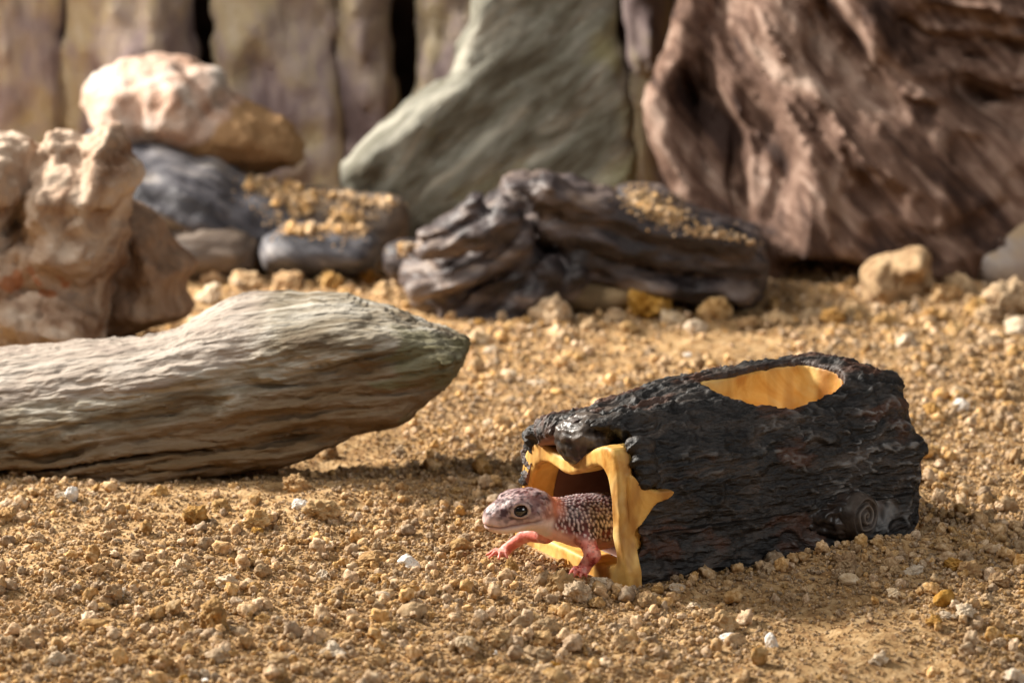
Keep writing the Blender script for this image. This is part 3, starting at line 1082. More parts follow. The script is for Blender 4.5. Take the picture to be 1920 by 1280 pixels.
# ------------------------------------------------------------------ craggy rocks at the left
M_crag = mat('crag_rock', [(0.26, (0.17, 0.09, 0.05)), (0.42, (0.31, 0.21, 0.145)), (0.55, (0.42, 0.315, 0.235)), (0.7, (0.53, 0.425, 0.335))], 34, rough=0.92, bump=0.9, bscale=180, bdist=0.003, dist=0.9,
             extra=attr_mix('rust', 0.55, 0.8, (0.30, 0.095, 0.025), 0.0, 0.75))
M_crag2 = mat('crag_rock_brown', [(0.26, (0.15, 0.085, 0.05)), (0.45, (0.27, 0.175, 0.115)), (0.6, (0.34, 0.235, 0.165)), (0.75, (0.42, 0.31, 0.225))], 34, rough=0.92, bump=0.9, bscale=180, bdist=0.003)


def crag_relief(seed, amp=1.0, sc=2.6):
    def f(X, Z, D):
        q = stack(X + 0.3 * fbm(stack(X, Z, 0 * X), 2, 4), Z, 0 * X)
        return amp * (3.2 * tri_facets(q, sc * 1.3, seed) + 0.9 * tri_facets(q, sc * 0.45, seed + 50)) + 0.05 * fbm(q * 1.8, 3, seed)
    return f


def rust(V, N):
    c = P(60, 540, 26)
    d = np.sqrt(((V[:, 0] - c[0]) / 2.2) ** 2 + ((V[:, 2] - c[2]) / 1.2) ** 2)
    return {'rust': sstep(1.4, 0.2, d) * (0.45 + 0.9 * fbm(V * 1.6, 3, 7) + 0.2)}


def crag_main(X, Z, D):
    q = stack(X, Z, 0 * X)
    r = 1.5 * tri_facets(q, 4.2, 8, 4) + 0.55 * tri_facets(q, 1.5, 14, 5) + 0.12 * tri_facets(q, 0.5, 24, 5)
    c0 = P(70, 300, 27)
    c1 = P(30, 420, 27)
    ex, ez = c1[0] - c0[0], c1[2] - c0[2]
    t = np.clip(((X - c0[0]) * ex + (Z - c0[2]) * ez) / (ex * ex + ez * ez), 0, 1)
    dd = np.hypot(X - c0[0] - t * ex, Z - c0[2] - t * ez)
    return r - 1.6 * np.exp(-(dd / 0.45) ** 2)


crag = solid('craggy_rock', [
    Lump([(-260, 330), (-120, 262), (-20, 252), (40, 262), (66, 282), (84, 262), (104, 250), (150, 262), (186, 244), (214, 238), (230, 270), (258, 312), (260, 345), (242, 392), (240, 470), (218, 520), (206, 585), (196, 650), (140, 690), (-40, 705), (-260, 710)], 28.0, 3.0, R=1.5, relief=crag_main, p=1.5, wob=0.08, seed=3, tilt=0.12),
    Lump([(-30, 560), (60, 530), (150, 545), (190, 590), (180, 660), (90, 690), (-60, 700)], 26.4, 2.6, R=1.4, facet=14, relief=crag_relief(9, 0.25, 1.4), p=1.6, wob=0.10, seed=9)], 0.12, M_crag,
    disp=lambda V, N: 0.09 * fbm(V * 2.4, 4, 55) + 0.20 * tri_facets(V, 0.75, 12), attrs=rust, k=0.1)
tag(crag, 'craggy pale tan rock with rusty crevices standing behind the driftwood plank', 'rock')
crag2 = solid('angular_rock', [Lump([(200, 400), (250, 372), (305, 408), (335, 455), (372, 492), (352, 530), (368, 572), (345, 602), (280, 620), (200, 660), (150, 650), (150, 500)], 31.0, 2.8, R=1.6, relief=crag_relief(23, 0.3, 2.0), p=1.6, facet=15, wob=0.10, seed=3)], 0.15, M_crag2,
              disp=lambda V, N: 0.07 * fbm(V * 1.8, 4, 65))
tag(crag2, 'darker brown angular rock tucked against the craggy pale rock', 'rock')

# ------------------------------------------------------------------ driftwood plank
_mid = np.array([P(x, y, 11.8)[[0, 2]] for x, y in ((-400, 800), (0, 775), (220, 745), (420, 690), (600, 640), (880, 600))])


def plank_relief(X, Z, D):
    zm = np.interp(X, _mid[:, 0], _mid[:, 1])
    low = sstep(0.5, -0.4, Z - zm + 0.3 * fbm(stack(X * 0.3, Z * 0.3, 0 * X), 2, 3))
    w1 = fbm(stack(X * 0.18, Z * 0.5, 0 * X + 3), 3, 66)
    b = Z - 0.13 * X + 0.28 * w1
    crack = ridged(stack(X * 0.16, b * 1.5, 0 * X), 3, 73)
    fine = ridged(stack(X * 0.4, b * 4.2, 0 * X + 4), 2, 83)
    n1_ = noise(stack(X * 0.08, b * 1.35, 0 * X + 9), 93)
    n2_ = noise(stack(X * 0.14, b * 2.9, 0 * X + 19), 94)
    msk = sstep(-0.35, 0.25, noise(stack(X * 0.25, Z * 0.4, 0 * X), 95))
    split = sstep(0.26, 0.0, np.abs(n1_)) * 0.75 * msk + sstep(0.34, 0.0, np.abs(n2_)) * 0.26
    bb = b * 1.2 + 0.6 * w1
    fr_ = bb - np.floor(bb)
    steps = (np.floor(bb) + sstep(0.75, 1.0, fr_)) * 0.26
    end = sstep(-3.4, -1.4, X)
    up = 0.05 + 0.95 * low * (0.45 + 0.55 * msk)
    return (0.30 * crack + 0.16 * fine - split) * up * (1 - 0.65 * end) - steps * low * 0.5 + 0.22 * fbm(stack(X * 0.3, Z * 0.4, 0 * X), 3, 5) + 0.10 * tri_facets(stack(X * 0.4, Z, 0 * X), 1.2, 6) + end * (0.35 * facets(stack(X, Z, 0 * X), 1.3, 5)) + 0.35 * low


M_plank = mat('weathered_wood', [(0.27, (0.11, 0.08, 0.05)), (0.42, (0.20, 0.165, 0.115)), (0.55, (0.30, 0.265, 0.21)), (0.70, (0.43, 0.40, 0.345))], 95, stretch=(0.28, 1, 1.5), rot=(0, -0.13, 0), rough=0.9, bump=0.9, bscale=200, bdist=0.005, dist=0.8,
              extra=chain(attr_mix('earth', 0.35, 0.8, (0.15, 0.09, 0.04), 0.25, 0.85), attr_mix('moss', 0.45, 0.75, (0.12, 0.11, 0.05), 0.2, 0.75), attr_mix('pinkish', 0.5, 0.9, (0.36, 0.30, 0.265), 0.0, 0.6)))  # the first blend is soil brown together with painted-in shade


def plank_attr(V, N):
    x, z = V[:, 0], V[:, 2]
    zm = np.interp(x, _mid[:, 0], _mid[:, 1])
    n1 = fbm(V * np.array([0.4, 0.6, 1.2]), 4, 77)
    return {'earth': sstep(0.3, -1.7, z - zm + 0.8 * n1) * 0.9, 'moss': sstep(-6.0, -2.5, x + 2.0 * n1) * (0.45 + 0.7 * n1),  # below the mid ridge: soil plus the front's shade put into the colour
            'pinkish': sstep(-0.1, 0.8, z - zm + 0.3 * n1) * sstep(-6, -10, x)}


def plank_lean(X, Z):
    t = Z - np.interp(X, _mid[:, 0], _mid[:, 1]) + 0.25 * fbm(stack(X * 0.25, Z * 0.3, 0 * X), 2, 13)
    return np.where(t > 0, 0.9 * t, 0.15 * t)


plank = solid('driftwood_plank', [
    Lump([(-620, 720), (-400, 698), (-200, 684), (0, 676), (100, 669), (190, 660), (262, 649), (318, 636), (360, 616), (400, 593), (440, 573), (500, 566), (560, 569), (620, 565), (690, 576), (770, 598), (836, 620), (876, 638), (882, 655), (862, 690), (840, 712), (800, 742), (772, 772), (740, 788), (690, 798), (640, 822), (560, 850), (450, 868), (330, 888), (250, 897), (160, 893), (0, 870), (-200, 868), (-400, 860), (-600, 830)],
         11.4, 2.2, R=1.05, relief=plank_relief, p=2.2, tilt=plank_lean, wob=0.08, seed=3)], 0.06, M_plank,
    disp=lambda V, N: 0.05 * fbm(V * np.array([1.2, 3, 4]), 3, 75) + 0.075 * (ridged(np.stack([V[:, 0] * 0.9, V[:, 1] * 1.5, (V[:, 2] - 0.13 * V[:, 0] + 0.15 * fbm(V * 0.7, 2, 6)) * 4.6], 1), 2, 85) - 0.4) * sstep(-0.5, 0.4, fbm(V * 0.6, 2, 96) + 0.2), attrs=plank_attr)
tag(plank, 'long weathered grey driftwood plank with split grain lying on the gravel', 'driftwood')

# ------------------------------------------------------------------ stones in the back right
wedge = solid('wedge_stone', [Lump([(1614, 530), (1620, 496), (1672, 476), (1712, 460), (1742, 466), (1750, 510), (1768, 548), (1750, 600), (1690, 615), (1630, 600)], 39.5, 1.5, R=0.8, relief=crag_relief(13, 0.35, 1.2), wob=0.1, seed=3)], 0.12, M_peb_ochre,
              disp=lambda V, N: 0.06 * fbm(V * 1.5, 4, 5))
tag(wedge, 'upright wedge-shaped sandy stone standing before the brown driftwood root', 'stone')
M_river = mat('river_stone', [(0.3, (0.30, 0.26, 0.245)), (0.5, (0.40, 0.36, 0.34)), (0.7, (0.48, 0.44, 0.40))], 20, rough=0.55, bump=0.2,
              extra=attr_mix('top', 0.3, 0.8, (0.45, 0.31, 0.16), 0.4, 0.7))
rv = solid('river_stone', [Lump([(1806, 480), (1822, 445), (1870, 420), (1930, 405), (2020, 410), (2060, 460), (2040, 520), (1960, 550), (1870, 548), (1822, 525)], 43.5, 1.9, R=1.9, seed=3)], 0.14, M_river,
           attrs=lambda V, N: {'top': sstep(0.2, 0.9, N[:, 2] + 0.3 * fbm(V * 0.7, 2, 3))})
tag(rv, 'smooth grey river stone with a tan top beside the driftwood root', 'stone')

# gravel caught on the ledge and on the dark log: grains dropped on the built surfaces
from mathutils.bvhtree import BVHTree
from mathutils import Vector


def bvh_of(objs):
    vs, fs = [], []
    for o in objs:
        base = np.array(o.location) + (np.array(o.parent.location) if o.parent else 0)
        n0 = len(vs)
        co = np.empty(len(o.data.vertices) * 3, np.float32)
        o.data.vertices.foreach_get('co', co)
        vs += [tuple(p) for p in (co.reshape(-1, 3) + base).tolist()]
        fs += [tuple(n0 + i for i in p.vertices) for p in o.data.polygons]
    return BVHTree.FromPolygons(vs, fs)


tree = bvh_of(list(ledge.children) + list(dlog.children))
cpts, csz = [], []
crs = np.random.RandomState(3)
for (px0, py0, px1, py1, n, sp_, smax_) in ((500, 335, 570, 395, 190, 18, 0.5), (560, 368, 730, 385, 70, 12, 0.5), (530, 430, 690, 432, 110, 8, 0.45), (640, 392, 670, 412, 50, 12, 0.5),
                                           (1185, 365, 1270, 412, 220, 11, 0.22), (1285, 428, 1405, 458, 110, 7, 0.2), (755, 468, 770, 470, 12, 8, 0.5)):
    for q_ in range(n * 3):
        t = crs.rand()
        dust = q_ >= n
        x, y = px0 + (px1 - px0) * t + crs.normal() * sp_ * (1.9 if dust else 1), py0 + (py1 - py0) * t + crs.normal() * sp_ * (1.3 if dust else 0.6)
        d_ = ray(x, y)
        hit = tree.ray_cast(Vector(CAM * 0.01), Vector(d_ / np.linalg.norm(d_)))
        if hit[0] is None or hit[1].z < 0.25:
            continue
        sz_ = 0.06 + 0.10 * crs.rand() if dust else 0.12 + smax_ * crs.rand() ** 2
        cpts.append(np.array(hit[0]) * 100 + np.array(hit[1]) * sz_ * 0.2)
        csz.append(sz_)
gravel_object('ledge_gravel', np.array(cpts), np.array(csz), 'tan grit caught on the dark ledge and root log')

# ------------------------------------------------------------------ hollow-log hide (resin): local cm u,v,z
def h2w(V):
    V = np.asarray(V, float)
    return np.stack([HO[0] + V[:, 0] * HU[0] + V[:, 1] * HV[0], HO[1] + V[:, 0] * HU[1] + V[:, 1] * HV[1], V[:, 2] - 0.05], 1)


def w2h(p):
    u, v = hide_uv(p[0], p[1])
    return np.array([u, v, p[2] + 0.05])


M_bark = mat('painted_bark', [(0.30, (0.006, 0.0055, 0.006)), (0.46, (0.016, 0.014, 0.0135)), (0.6, (0.036, 0.029, 0.025)), (0.78, (0.075, 0.055, 0.043))], 150, stretch=(0.4, 1.2, 1), rough=0.58, bump=1.0, bscale=620, bdist=0.0016, spec=0.5, dist=1.0, coord='luv',
             extra=chain(attr_mix('rub', 0.35, 0.95, (0.085, 0.034, 0.018), 0.35, 0.75), attr_mix('dry', 0.26, 0.80, (0.25, 0.245, 0.24), 0.35, 0.85)))
M_knot = mat('painted_knot', [(0.30, (0.008, 0.006, 0.0055)), (0.5, (0.028, 0.019, 0.016)), (0.7, (0.07, 0.05, 0.04))], 90, rough=0.4, bump=0.5, bscale=420, bdist=0.0008, spec=0.5,
             extra=attr_mix('disp', -0.02, 0.06, (0.15, 0.12, 0.10), 0.0, 0.8))
M_cream = mat('cream_paint', [(0.25, (0.55, 0.24, 0.04)), (0.42, (0.72, 0.40, 0.095)), (0.6, (0.80, 0.51, 0.155)), (0.8, (0.82, 0.60, 0.25))], 55, rough=0.55, bump=0.35, bscale=260, bdist=0.0008, spec=0.35, dist=1.0,
              extra=attr_mix('orange_tone', 0.42, 0.85, (0.36, 0.15, 0.03), 0.12, 0.85))  # blends a streaky orange-brown tone into the cream
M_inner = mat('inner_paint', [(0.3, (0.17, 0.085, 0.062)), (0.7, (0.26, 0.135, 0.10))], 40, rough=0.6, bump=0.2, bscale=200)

KU = np.array([-1.5, 0, 2.5, 5, 8, 9.5, 11, 12.5])


def hide_dims(u):
    H = np.interp(u, KU, [4.45, 4.6, 4.95, 5.15, 5.25, 5.25, 4.9, 4.5])
    W = np.interp(u, KU, [2.9, 2.92, 3.0, 3.05, 3.15, 3.2, 3.2, 3.1])
    vc = np.interp(u, KU, [2.9, 2.9, 2.9, 2.9, 2.95, 2.95, 2.9, 2.9])
    return H, W, vc


def hide_outer(p, inset=0.0):
    u, v, z = p[..., 0], p[..., 1], p[..., 2]
    H, W, vc = hide_dims(u)
    H, W = H - inset, W - inset
    far = sstep(3.0, 5.8, v) * sstep(3.5, -0.5, u)
    H = H * (1 - 0.17 * far)
    a = np.abs((v - vc) / W)
    b = np.maximum(z, 0) / H
    n = 3.2
    return ((a ** n + b ** n) ** (1 / n) - 1) * np.minimum(W, H)


OUT = [(0.0, -0.3), (0.0, 1.5), (0.08, 2.6), (0.22, 3.5), (0.5, 4.05), (1.0, 4.1), (1.6, 3.85), (2.3, 3.5), (2.9, 3.3), (3.5, 3.27), (4.1, 3.36), (4.75, 3.4), (5.35, 3.12), (5.7, 2.4), (5.75, 1.2), (5.8, -0.3)]
INN = [(0.42, 0.55), (0.46, 1.5), (0.56, 2.4), (0.75, 3.1), (1.05, 3.42), (1.45, 3.4), (1.95, 3.18), (2.5, 2.93), (2.95, 2.80), (3.5, 2.83), (4.1, 2.88), (4.65, 2.74), (5.05, 2.25), (5.25, 1.6), (5.32, 0.9), (5.34, 0.5), (3.0, 0.42)]


def on_hide(x, y):
    d_ = ray(x, y)
    for t in np.arange(70, 110, 0.05):
        p = CAM + d_ * t
        q_ = w2h(p)
        if hide_outer(q_) < 0.0:
            return p
        if p[2] < 5.1 and y < 700:
            return p
    return G(x, y, 5.1)


OUTP, INNP = catmull(OUT, 4), catmull(INN, 4)
hole_w = [on_hide(x, y) for x, y in ((1311, 710), (1345, 731), (1385, 744), (1430, 752), (1490, 752), (1528, 738), (1562, 724), (1578, 708), (1572, 690), (1545, 683), (1510, 676), (1480, 676), (1440, 682), (1400, 692), (1350, 702))]
HOLE = catmull([w2h(p)[:2] for p in hole_w], 4)
HC = HOLE.mean(0)

hide = empty('log_hide', h2w([[5.5, 2.9, 0]])[0])

# bark shell
hg = Grid((-1.5, -1.2, -0.45), (12.8, 7.0, 6.4), 0.062)
pp = hg.pts(hg.full())
u_, v_, z_ = pp[..., 0], pp[..., 1], pp[..., 2]
d = hide_outer(pp)
xa, ya, za = hg.axes(hg.full())
# front edge of the bark, ragged, as a function of (v,z)
VV, ZZ = np.meshgrid(ya, za, indexing='ij')
uf = np.interp(VV, [-1, 0.0, 0.35, 0.9, 1.5, 2.1, 2.6, 3.3, 3.9, 4.6, 5.6, 7], [0.06, 0.06, 0.25, 0.62, 0.5, 0.0, -0.4, -0.4, -0.35, -0.45, -0.45, -0.4])
uf = uf + np.where(ZZ < 2.2, 0.0, 0) + 0.16 * fbm(stack(VV * 1.3, ZZ * 1.3, 0 * VV), 3, 5) * (VV < 1.0) + 0.12 * fbm(stack(VV * 2.3, ZZ * 2.3, 0 * VV), 2, 6)
uf = np.where((ZZ < 0.5) & (VV > 0.35) & (VV < 5.45), 0.7, uf)
notch = np.exp(-((ZZ - 2.65) / 0.26) ** 2) * (VV < 0.9) * 1.0
uf = uf + notch
ub = np.interp(ZZ, [-1, 0, 1.2, 2.6, 3.6, 4.4, 5.2, 6], [10.55, 10.75, 10.8, 10.85, 10.9, 10.85, 10.45, 10.0]) + 0.45 * fbm(stack(VV * 1.1, ZZ * 1.1, 0 * VV), 3, 15) + 0.35 * np.sin(VV * 1.1)
d = np.maximum(d, uf[None] - u_)
kk = 0.5
e = u_ - ub[None]
hh = np.maximum(kk - np.abs(d - e), 0) / kk
d = np.maximum(d, e) + hh * hh * kk * 0.25
d = np.maximum(d, -0.3 - z_)
hd = poly_sdf(HOLE, *np.meshgrid(xa, ya, indexing='ij'))
# cavity, dish hole
cav = np.maximum(np.maximum(hide_outer(pp, 0.42), u_ - 9.9), 0.30 - z_)
dish_body = np.maximum(hd[:, :, None] - 0.34, 2.35 - z_)
d = np.maximum(d, np.minimum(-cav, 99))
d = np.minimum(d, np.maximum(np.maximum(dish_body, hide_outer(pp, 0.25)), -(hd[:, :, None] - 0.12)))
edge = 0.05 * fbm(stack(xa[:, None] * 2.2, ya[None, :] * 2.2, 0), 2, 8)
d = np.maximum(d, -np.maximum(hd + edge - 0.05, -9)[:, :, None] + 0 * z_) if False else np.maximum(d, -np.maximum((hd + edge - 0.05)[:, :, None], 2.4 - z_))
hg.F = d.astype(np.float32)
for c, r, k_ in (((0.42, 0.10, 3.62), (0.42, 0.26, 0.34), 0.25), ((0.55, 0.02, 3.12), (0.40, 0.22, 0.24), 0.2), ((0.5, 0.45, 4.2), (0.5, 0.32, 0.28), 0.3), ((-0.1, 5.25, 3.5), (0.5, 0.5, 0.34), 0.4), ((-0.15, 5.7, 2.9), (0.35, 0.22, 0.40), 0.3),
              ((-0.05, 4.3, 3.85), (0.7, 0.95, 0.42), 0.4), ((0.9, 1.6, 4.55), (1.4, 0.35, 0.30), 0.4)):
    hg.ell(c, np.eye(3), r, k_)
V, Q = hg.mesh()
V = smooth(V, Q, 1)
_hv = poly_sdf(HOLE, V[:, 0], V[:, 1])
V = np.where(((np.abs(_hv) < 0.3) & (V[:, 2] > 3.8))[:, None], smooth(V, Q, 5), V)
N = normals(V, Q)
outer_m = np.abs(hide_outer(V)) < 0.30
hv = poly_sdf(HOLE, V[:, 0], V[:, 1])
deep = (hide_outer(V) < -0.33)
# wavy bark: ridges run along u and bend round the knots
wq = V * np.array([0.28, 1, 1])
wv = fbm(V * np.array([0.35, 0.5, 0.5]), 3, 3)
ang = np.arctan2(V[:, 2] - 1.5, V[:, 1] - 2.9)
bq = np.stack([V[:, 0] * 0.30, ang * 3.6 + 0.55 * wv, 0.4 * np.hypot(V[:, 1] - 2.9, V[:, 2] - 1.5)], 1)
AR = ang * 3.0
kd1 = np.exp(-(((V[:, 0] - 8.0) / 1.6) ** 2 + ((V[:, 2] - 1.05) / 1.0) ** 2)) * (V[:, 1] < 1.5)
AR = AR + 0.7 * kd1 * np.tanh((V[:, 2] - 1.05) * 2)
wv2 = fbm(np.stack([V[:, 0] * 0.9, AR * 1.6, V[:, 2] * 0.2], 1), 3, 13)
big = ridged(np.stack([V[:, 0] * 0.16, AR * 0.75 + 0.35 * wv, 0 * AR], 1), 2, 7)
mid = ridged(np.stack([V[:, 0] * 0.75 + 0.5 * wv2, AR * 2.6 + 0.85 * wv2, 0 * AR + 3], 1), 2, 17)
fine = ridged(np.stack([V[:, 0] * 1.9 + 0.8 * wv2, AR * 7.0 + 1.5 * wv2, 0 * AR + 6], 1), 2, 27)
endm = sstep(10.2, 10.8, V[:, 0])
amt = sstep(0.02, 0.35, hv)
dv = (0.15 * big + 0.10 * mid + 0.10 * fine - 0.14) * (0.22 + 0.78 * amt) * np.where(deep, 0.0, 1)
V2 = V + N * dv[:, None]
w1 = fbm(V * 0.55, 3, 31)
ridge_hi = sstep(0.35, 0.95, 0.35 * mid + 0.65 * fine) * (0.6 + 0.4 * fbm(V * 3.0, 2, 88))
zone = sstep(4.0, 9.0, V[:, 0] + 1.8 * w1) * sstep(5.3, 3.6, V[:, 2] + 0.4 * w1) * sstep(-0.9, 0.5, w1 + 0.15)
dry = ridge_hi * (0.40 + 0.85 * zone)
rubm = sstep(0.0, 0.5, fbm(V * np.array([0.5, 0.9, 0.9]), 3, 41)) * (0.3 + 0.6 * sstep(0.0, 0.6, mid)) + 0.45 * np.exp(-(hv / 0.25) ** 2) * (V[:, 2] > 3)
isin = deep
Fm = Q
kin = isin[Q].all(1)
kbark = ~kin


def part(name, mask, matr, attrs):
    q = Q[mask]
    used = np.unique(q)
    idx = np.full(len(V2), -1)
    idx[used] = np.arange(len(used))
    o = make_mesh(name, h2w(V2[used]), idx[q], matr, attrs={k: a[used] for k, a in attrs.items()})
    return adopt(o, hide)


part('bark_shell', kbark, M_bark, {'disp': dv, 'dry': dry, 'rub': rubm, 'luv': np.stack([V[:, 0] * 0.01, AR * 0.01, hide_outer(V) * 0.01], 1)})
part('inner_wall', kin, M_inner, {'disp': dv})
dg = Grid((HOLE[:, 0].min() - 0.6, HOLE[:, 1].min() - 0.6, 2.2), (HOLE[:, 0].max() + 0.6, HOLE[:, 1].max() + 0.6, 5.6), 0.06)
dp = dg.pts(dg.full())
dxa, dya, _ = dg.axes(dg.full())
hd2 = poly_sdf(HOLE, *np.meshgrid(dxa, dya, indexing='ij'))[:, :, None]
bowl = np.maximum(np.maximum(hd2 - 0.12, hide_outer(dp, 0.16 + 0.12 * sstep(2.6, 1.2, dp[..., 1]))), 2.5 - dp[..., 2])
hol2 = np.maximum(hd2 + 0.10 * (4.9 - dp[..., 2]), 2.85 - dp[..., 2])
hk = np.maximum(0.25 - np.abs(bowl + hol2), 0) / 0.25
dg.F = np.maximum(bowl, -hol2).astype(np.float32)
Vd, Qd = dg.mesh()
Vd = smooth(Vd, Qd, 2)
Nd = normals(Vd, Qd)
Vd = Vd + Nd * (0.03 * fbm(Vd * 1.3, 3, 4))[:, None]
hvd = poly_sdf(HOLE, Vd[:, 0], Vd[:, 1])
orange_tone = 0.40 + 0.40 * fbm(Vd * np.array([1.6, 1.6, 0.3]), 3, 61) + 0.25 * sstep(-0.3, -0.05, hide_outer(Vd)) * (0.5 + fbm(Vd * 1.5, 2, 9))  # orange-brown streaks from noise, stronger near the outer surface
adopt(make_mesh('dish', h2w(Vd), Qd, M_cream, attrs={'orange_tone': orange_tone}), hide)

# entrance rim with its broken spur
rg = Grid((-1.0, -0.7, -0.4), (2.2, 6.3, 4.6), 0.045)
rp = rg.pts(rg.full())
_, ry, rz = rg.axes(rg.full())
RV, RZ = np.meshgrid(ry, rz, indexing='ij')
do, di = poly_sdf(OUTP, RV, RZ), poly_sdf(INNP, RV, RZ)
band = np.maximum(do, -di)
wobu = 0.03 * fbm(stack(RV * 0.8, RZ * 0.8, 0 * RV), 2, 3)
front = -0.42 + wobu + 0.05 * sstep(0.10, 0.0, -band)          # rounded front lip
e1 = front[None] - rp[..., 0]
e2 = rp[..., 0] - 0.5
rr = 0.035
q1, q2 = band[None] + rr + 0 * rp[..., 0], np.maximum(e1, e2) + rr
rg.F = (np.minimum(np.maximum(q1, q2), 0) + np.sqrt(np.maximum(q1, 0) ** 2 + np.maximum(q2, 0) ** 2) - rr).astype(np.float32)
rg.F = np.maximum(rg.F, np.minimum(hide_outer(rp, 0.24), rp[..., 0] - 0.10)).astype(np.float32)
sp = catmull([(-0.1, 3.35), (0.35, 2.98), (0.8, 2.80), (1.25, 2.76), (1.42, 2.68), (1.2, 2.52), (0.8, 2.42), (0.5, 2.1), (0.25, 1.8), (-0.1, 1.7)], 4)
ru, _, rzz = rg.axes(rg.full())
ds = poly_sdf(sp, *np.meshgrid(ru, rzz, indexing='ij'))
spur = np.maximum(ds[:, None, :], np.abs(rp[..., 1] - 0.20 + 0.02 * rp[..., 0]) - 0.26 + 0.05 * np.abs(rp[..., 2] - 2.6))
rg.F = np.minimum(rg.F, spur.astype(np.float32) - 0.0)
V, Q = rg.mesh()
V = smooth(V, Q, 1)
N = normals(V, Q)
dv = 0.018 * fbm(V * 1.6, 3, 9) + 0.012 * ridged(V * np.array([0.8, 4, 1.2]), 2, 19)
V = V + N * dv[:, None]
orange_tone = 0.38 + 0.45 * fbm(V * np.array([2.5, 2.5, 0.9]), 3, 71) + 0.22 * sstep(0.1, 0.9, V[:, 0]) * fbm(V * 2.2, 2, 3) + 0.25 * sstep(0.5, 1.1, V[:, 0])  # orange-brown streaks from noise, stronger towards the rear and spur tip
adopt(make_mesh('entrance_rim', h2w(V), Q, M_cream, attrs={'orange_tone': orange_tone}), hide)

# knot hanging over the entrance
kg = Grid((-1.4, 1.2, 2.4), (2.0, 4.9, 5.6), 0.05)
kg.ell((-0.15, 2.85, 3.80), np.eye(3), (0.62, 0.90, 0.68), 0.1)
kg.ell((0.7, 2.75, 4.1), np.eye(3), (1.3, 0.95, 0.62), 0.35)
kg.ell((-0.25, 2.75, 3.62), np.eye(3), (0.45, 0.62, 0.45), 0.2)
V, Q = kg.mesh()
N = normals(V, Q)
q = V - np.array([0.5, 2.9, 4.75])
r = np.linalg.norm(q * np.array([0.5, 1, 1.25]), axis=1)
dv = 0.014 * np.sin(r * 21 + 4.5 * fbm(V * 1.5, 3, 3)) + 0.10 * fbm(V * 1.9, 4, 5)
adopt(make_mesh('top_knot', h2w(V + N * dv[:, None]), Q, M_knot, attrs={'disp': dv}), hide)

# side branch stub ending in a spiral disc
kg = Grid((4.2, -1.6, -0.2), (9.4, 1.6, 3.0), 0.05)
kg.cone((5.2, 0.95, 1.25), (7.95, -0.12, 1.05), 0.40, 0.80, 0.1)
kg.F = np.maximum(kg.F, ((kg.pts(kg.full()) - np.array([8.05, -0.40, 1.05])) @ np.array([0.45, -0.89, 0.05])).astype(np.float32))
V, Q = kg.mesh()
V = smooth(V, Q, 2)
N = normals(V, Q)
face = sstep(0.75, 0.95, N @ np.array([0.45, -0.89, 0.05]))
c = np.array([8.05, -0.40, 1.05])
ty = (V - c) @ np.array([0.89, 0.45, 0.0])
tz = V[:, 2] - c[2]
ty = ty * 1.0
rad, th = np.hypot(ty, tz), np.arctan2(tz, ty)
spi = np.sin(rad * 26 - th)
dv = face * 0.075 * spi + (1 - face) * (0.13 * ridged(np.stack([V[:, 0] * 1.0, V[:, 1] * 3.5, V[:, 2] * 3.5 + 0.4 * fbm(V, 2, 5)], 1), 2, 9) - 0.05)
sk = adopt(make_mesh('side_knot', h2w(V + N * dv[:, None]), Q, M_knot, attrs={'disp': dv * 0 - 0.03}), hide)
# raised spiral disc closing the stub: a thick turned button
nr, na_ = 44, 120
dn = np.array([0.26, -0.95, 0.08])
dn /= np.linalg.norm(dn)
d1 = np.array([0.95, 0.26, 0.0])
d1 /= np.linalg.norm(d1)
d2 = np.cross(dn, d1)
d2 *= np.sign(d2[2])
dc = np.array([8.05, -0.80, 1.18])
rows, hts = [], []
for i in range(nr + 8):
    for k in range(na_):
        th_ = 2 * math.pi * k / na_
        if i < nr:
            rr_ = 0.70 * (i + 0.02) / (nr - 1)
            hgt = 0.055 * math.sin(rr_ * 27 - th_) * min(1, rr_ * 6) - 0.10 * (rr_ / 0.7) ** 4
        else:
            rr_ = 0.70 + 0.05 * math.sin((i - nr + 1) / 8 * math.pi)
            hgt = -0.10 - 0.62 * (i - nr + 1) / 8
        wob_ = 1 + 0.06 * math.sin(2 * th_ + 1) + 0.03 * math.sin(5 * th_)
        rows.append(dc + d1 * rr_ * wob_ * 0.92 * math.cos(th_) + d2 * rr_ * wob_ * math.sin(th_) + dn * hgt)
        hts.append(hgt if i < nr else -0.03)
rows = np.array(rows)
rows = rows + 0.02 * fbm(rows * 3.0, 2, 6)[:, None] * dn
idx = np.arange((nr + 8) * na_).reshape(nr + 8, na_)
qd = np.stack([idx[:-1], idx[1:], np.roll(idx, -1, 1)[1:], np.roll(idx, -1, 1)[:-1]], -1).reshape(-1, 4)
M_disc = mat('worn_knot_face', [(0.3, (0.035, 0.026, 0.021)), (0.5, (0.075, 0.058, 0.048)), (0.7, (0.13, 0.105, 0.088))], 120, rough=0.5, bump=0.4, bscale=500, bdist=0.0006, extra=attr_mix('disp', -0.01, 0.05, (0.21, 0.18, 0.155), 0.0, 0.8))
disc = make_mesh('spiral_disc', h2w(rows), qd, M_disc, attrs={'disp': np.array(hts)})
disc.parent = sk
disc.location = disc.location - sk.location - hide.location
tag(hide, 'black bark log hide with cream entrance rim and round cream opening on top', 'reptile hide')

